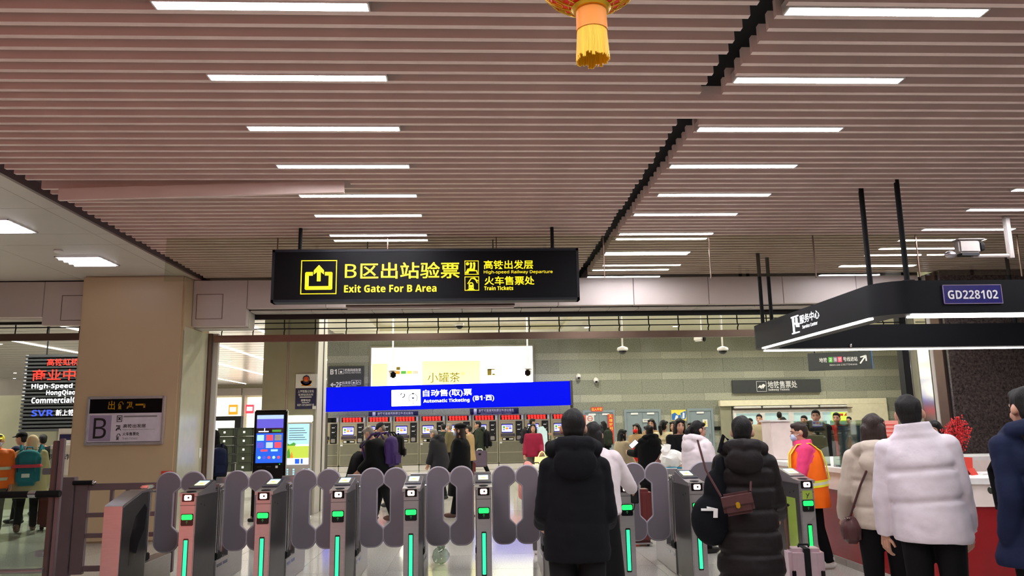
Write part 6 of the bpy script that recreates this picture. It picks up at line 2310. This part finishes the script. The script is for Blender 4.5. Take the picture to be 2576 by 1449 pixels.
MB('case_red').box(-.22, .22, -.14, .14, .05, .62, .04).build('shell', t)
for sx in (-1, 1):
    MB('rubber_black').lathe([(.012, 0), (.03, .01), (.03, .05), (.012, .06)], 10, (sx * .16, 0, 0)).build('wheel', t)
MB('rubber_black').path([(-.06, 0, .62), (-.06, 0, .80), (.06, 0, .80), (.06, 0, .62)], .011, 6).build('pull_handle', t)
t = thing('backpack', 'black backpack sitting on the maroon suitcase by the ticket machines', 'bag', (c.x, 24, .62))
mb = MB('black_cloth').box(-.15, .15, -.12, .10, 0, .42, .06).ell((0, 0, .36), (.14, .11, .11), 14, 10)
link('pack_body', remesh(mb, 'pack_body', .014, 2), t)
MB('charcoal_cloth').box(-.11, .11, -.16, -.10, .04, .24, .03).build('front_pocket', t)
MB('black_cloth').path([(-.04, 0, .45), (-.03, 0, .50), (.03, 0, .50), (.04, 0, .45)], .012, 6).build('carry_loop', t)
# pink plush hat shape lying over the flap: a pink hooded child behind the gate
child = person('child in pale pink hooded jacket behind the gate left of the dark hooded one', AX(1354, 9.9), 9.9, 1.13, 0, 'paper_pink', .62, 0, (), 1.3, hair=None, hat='hood:paper_pink', legs='trouser_grey', arms=((30, 4, 60), (30, 4, 60)), lean=6, tilt=18, shoes='shoe_white')
# people in front of the grey doors
gp = pp('person in black with a green backpack in front of the first grey door', 1519, 26.0, 1.66, 30, 'black_cloth', hair='bob', fat=1.1)
backpack(gp, 'dark green backpack worn by the person before the first grey door', 'dark_green_cloth', 'green_cloth', 1.15)
pp('person with long black hair in short beige wool jacket facing right', 1563, 15.0, 1.46, -58, 'beige_coat', hem=.80, fat=1.12, hair='long', face=True, arms=((6, 8, 20), (10, 8, 20)), legs='black_cloth')
cam_w = pp('person in camel coat with a red scarf over the mouth', 1602, 17.0, 1.56, 150, 'camel_coat', hem=.50, hair='long', mask='scarf_red', face=True, arms=((10, 8, 60), (14, 8, 20)))
c = at(1603, 1150, 16.6)
t = thing('handbag', 'bright red handbag held before the camel coat', 'bag', (c.x, 16.6, .78), R(10))
mb = MB('red_cloth').loft([[(-.15 * a, -.06, z), (.15 * a, -.06, z), (.15 * a, .06, z), (-.15 * a, .06, z)] for z, a in ((0, .8), (.15, 1.1), (.26, .7))])
mb.build('bag_body', t)
MB('red_cloth').path([(-.08, 0, .25), (-.05, 0, .42), (.05, 0, .42), (.08, 0, .25)], .012, 6).build('handle', t)
phw = pp('person in black coat with round sleeve badge, dark hair tied up, holding a phone', 1632, 14.0, 1.53, 32, 'black_cloth', hem=.55, fat=1.22, hood=True, hair='bun', arms=((34, 10, 60), (6, 8, 10)), face=True)
c = phw.W(phw.sh[1].lerp(phw.el[1], .45) + Vector((.085, -.03, 0)))
phw.part('sleeve_badge', MB('charcoal_cloth').ell(phw.sh[1].lerp(phw.el[1], .45) + Vector((.08, -.04, 0)), (.02, .05, .05), 14, 8).mesh('sleeve_badge'), 'round dark grey sleeve badge')
c = at(1594, 1117, 13.75)
t = thing('phone', 'phone with a pale lit screen held out by the person in the black coat', 'phone', tuple(c), R(-20))
t.rotation_euler = (0, R(48), R(-15))
MB('black_gloss').box(-.045, .045, 0, .01, -.085, .085, .006).build('phone_body', t, smooth=False)
MB('screen_white').box(-.038, .038, -.002, .0, -.075, .075).build('screen', t, smooth=False)
pp('person with dark headscarf and pale face behind the tied-up hair', 1640, 17.5, 1.66, 155, 'camel_coat', hair='bob', face=True, head=(0, 10))
pp('person with black ponytail in cream puffer jacket, back turned', 1668, 16.0, 1.62, -30, 'cream_puffer', hem=.74, puff=.14, seams=(.84, .98, 1.12, 1.26), fat=1.22, hair='pony', fine=True, arms=((10, 10, 30), (20, 8, 40)))
c = at(1650, 1162, 13.9)
t = thing('handbag', 'dark red shiny bag at the back of the black coat', 'bag', (c.x + .08, 13.6, .80), R(20))
mb = MB('case_red').ell((0, 0, .08), (.20, .09, .10), 16, 10)
mb.build('bag_body', t)
MB('case_red').path([(-.14, 0, .14), (-.05, 0, .26), (.05, 0, .26), (.14, 0, .14)], .012, 6).build('handle', t)
tall = pp('person in black coat with dark fringe bending over a clear plastic bag', 1708, 12.4, 1.63, -150, 'black_cloth', hem=.72, fat=1.12, hair='bob', face=True, head=(6, -14), arms=((20, 10, 30), (26, 8, 30)))
pp('person with centre-parted black hair behind the dark fringe', 1695, 16.5, 1.60, 160, 'charcoal_cloth', hair='bob', face=True)
pp('person with black hair mostly hidden behind the glasses wearer', 1737, 17.0, 1.56, 170, 'charcoal_cloth', hair='short', face=True)
c = at(1690, 1150, 11.6)
t = thing('plastic_bag', 'crumpled clear white plastic bag on the side table beyond the gates', 'bag', (c.x, 11.6, .92))
random.seed(9)
mb = MB('plastic_white').ell((0, 0, .12), (.17, .13, .13), 16, 10).ell((-.08, 0, .22), (.07, .06, .12), 12, 8)
mb.v = [(x + random.gauss(0, .012), y + random.gauss(0, .012), z + random.gauss(0, .012)) for x, y, z in mb.v]
mb.build('bag_body', t)
t = thing('side_table', 'white bag-topped stand with teal crossed legs beyond the gates', 'table', (c.x, 11.6, 0))
MB('plastic_white').box(-.20, .20, -.14, .14, .30, .92, .02).build('cloth_bin', t)
mb = MB('teal_cloth').path([(-.19, -.16, .92), (0, -.16, .62), (0, -.16, .0)], .014, 6).path([(.19, -.16, .92), (0, -.16, .62)], .014, 6)
mb.build('front_leg', t)
MB('teal_cloth').path([(-.21, -.16, .92), (.21, -.16, .92)], .014, 6).build('rim', t)
for sx in (-1, 1):
    MB('teal_cloth').tube((sx * .17, .1, 0), (sx * .17, .1, .30), .012, n=6).build('leg', t)
# red trolley case behind the flaps right of the white sleeve
c = at(1607, 1290, 10.2)
t = thing('suitcase', 'red ribbed suitcase behind the flaps beside the white sleeve', 'suitcase', (c.x, 10.4, 0))
MB('case_red').box(-.20, .20, -.13, .13, .05, .72, .04).build('shell', t)
for x in (-.13, -.07, 0, .07, .13):
    MB('case_red').box(x - .01, x + .01, -.138, -.125, .10, .66, .004).build('groove_rib', t, smooth=False)
MB('steel').box(-.18, .18, -.12, .12, .03, .05).build('base_plate', t, smooth=False)
for sx in (-1, 1):
    MB('rubber_black').lathe([(.012, 0), (.02, .006), (.02, .03), (.012, .035)], 10, (sx * .15, 0, 0)).build('wheel', t)
    MB('steel').tube((sx * .08, .08, .70), (sx * .08, .08, .98), .008, n=6).build('pull_tube', t)
MB('rubber_black').box(-.10, .10, .065, .095, .97, 1.0, .006).build('pull_grip', t)
# people at the subway ticket windows
pp('person in dark jacket with white mask half hidden by the black hooded coat', 1888, 23.0, 1.66, 150, 'black_cloth', hair='short', mask='mask_blue', face=True)
pp('young person in tan checked jacket over black shirt facing the camera', 1911, 20.5, 1.75, 172, 'plaid_tan', hair='short', face=True, fat=1.05)
pp('person in black at the second ticket window, back turned', 1962, 27.0, 1.88, 0, 'black_cloth', hair='short', fat=1.15)
pp('person in grey leaning forward before the ticket windows', 1957, 21.0, 1.70, -40, 'grey_cloth', hair='short', lean=16, head=(20, 0), face=True)
pp('tall person in dark jacket seen through the acrylic screen', 2054, 14.5, 1.76, 175, 'charcoal_cloth', hair='short', face=True, fat=1.15, collar=.03)
pp('person in olive green jacket behind the orange vest worker', 2040, 12.8, 1.56, 20, 'olive_cloth', hair='short', fat=1.15)
pp('person with black hair behind the acrylic screen, left of the tall dark one', 2024, 18.0, 1.68, 165, 'charcoal_cloth', hair='short', face=True)
pp('person in red vest behind the acrylic screen, beside the blue poster', 2106, 16.5, 1.72, 170, 'red_cloth', hair='short', hem=.8, face=True, arms=((6, 10, 60), (6, 8, 16)))
pp('person with dark hair behind the right end of the ticket windows', 2137, 24.0, 1.66, 160, 'black_cloth', hair='short', face=True)
pp('clerk with black hair behind the counter, mostly hidden by the white puffer jacket', 2350, 8.4, 1.54, 160, 'charcoal_cloth', hair='bob', face=True, head=(6, 0))
# people at the far left
vest = pp('worker in orange reflective vest with yellow cap at the left picture edge', 2, 13.0, 1.56, 175, 'orange_vest', hem=.78, hair='short', hat='cap:vest_yellow', mask='mask_blue', face=True, legs='trouser_grey', shoes='shoe_white', fat=1.15)
for z in (.92, 1.10):
    rings = [[vest.up((.262 * math.cos(2 * PI * j / 28), .205 * math.sin(2 * PI * j / 28), zz)) + vest.off for j in range(28)] for zz in (z, z + .05)]
    vest.part('band', MB('vest_silver').loft(rings, False).mesh('band'))
pp('person in dark blue coat with black brimmed cap left of the teal backpack', 60, 14.6, 1.60, 60, 'navy_blue_cloth', hem=.60, hair='short', hat='cap:black_cloth', fat=1.15, head=(6, 0), stride=6)
hat_p = pp('person in long cream coat and knitted beige hood walking away with a teal backpack', 86, 13.4, 1.55, -8, 'wool_beige', hem=.62, fat=1.25, hair=None, hat='hood:wool_beige', stride=14, legs='black_cloth', shoes='shoe_brown', arms=((6, 12, 14), (6, 12, 14)))
backpack(hat_p, 'teal and coral backpack worn over the long cream coat', 'teal_cloth', 'teal_cloth', 1.35)
c = hat_p.W((0, -.36, 1.2))
bp_ = [o for o in bpy.data.objects if o.get('label', '').startswith('teal and coral')][0]
MB('coral_cloth').box(-.21, .21, -.255, -.06, .02, .07, .02).build('coral_band', bp_)
MB('print_white').box(-.05, .06, -.285, -.27, -.13, -.07).build('printed_patch', bp_, smooth=False)
pp('person in black behind the knitted hood', 112, 16.0, 1.55, 20, 'black_cloth', hair='short', fat=1.2)
t = thing('suitcase', 'dark red suitcase behind the glass barrier post', 'suitcase', (AX(146, 13.6), 13.6, 0))
MB('case_red').box(-.17, .17, -.12, .12, .05, .60, .05).build('shell', t)
for sx in (-1, 1):
    MB('rubber_black').lathe([(.012, 0), (.03, .01), (.03, .05), (.012, .06)], 10, (sx * .12, 0, 0)).build('wheel', t)
MB('rubber_black').path([(-.05, 0, .60), (-.05, 0, .66), (.05, 0, .66), (.05, 0, .60)], .01, 6).build('carry_handle', t)
edge = pp('person in black with navy backpack at the left of the hall opening by the post', 541, 13.6, 1.56, 20, 'black_cloth', hair='short', hat='hood:black_cloth', fat=1.1)
backpack(edge, 'navy backpack worn by the person beside the steel door post', 'navy_blue_cloth', 'navy_blue_cloth', 1.1)
# clear plastic bag standing on the floor between two gates
c = at(1105, 1425, 9.05)
t = thing('plastic_bag', 'small clear plastic bag lying on the floor in the gate lane', 'bag', (c.x, 9.4, 0))
random.seed(4)
mb = MB('acrylic').ell((0, 0, .10), (.10, .09, .10), 14, 9, None, 0).ell((.0, 0, .2), (.04, .04, .07), 10, 6)
mb.v = [(x + random.gauss(0, .006), y + random.gauss(0, .006), max(0.002, z + random.gauss(0, .006))) for x, y, z in mb.v]
mb.build('bag_body', t)

bpy.data.scenes.remove(TMP)
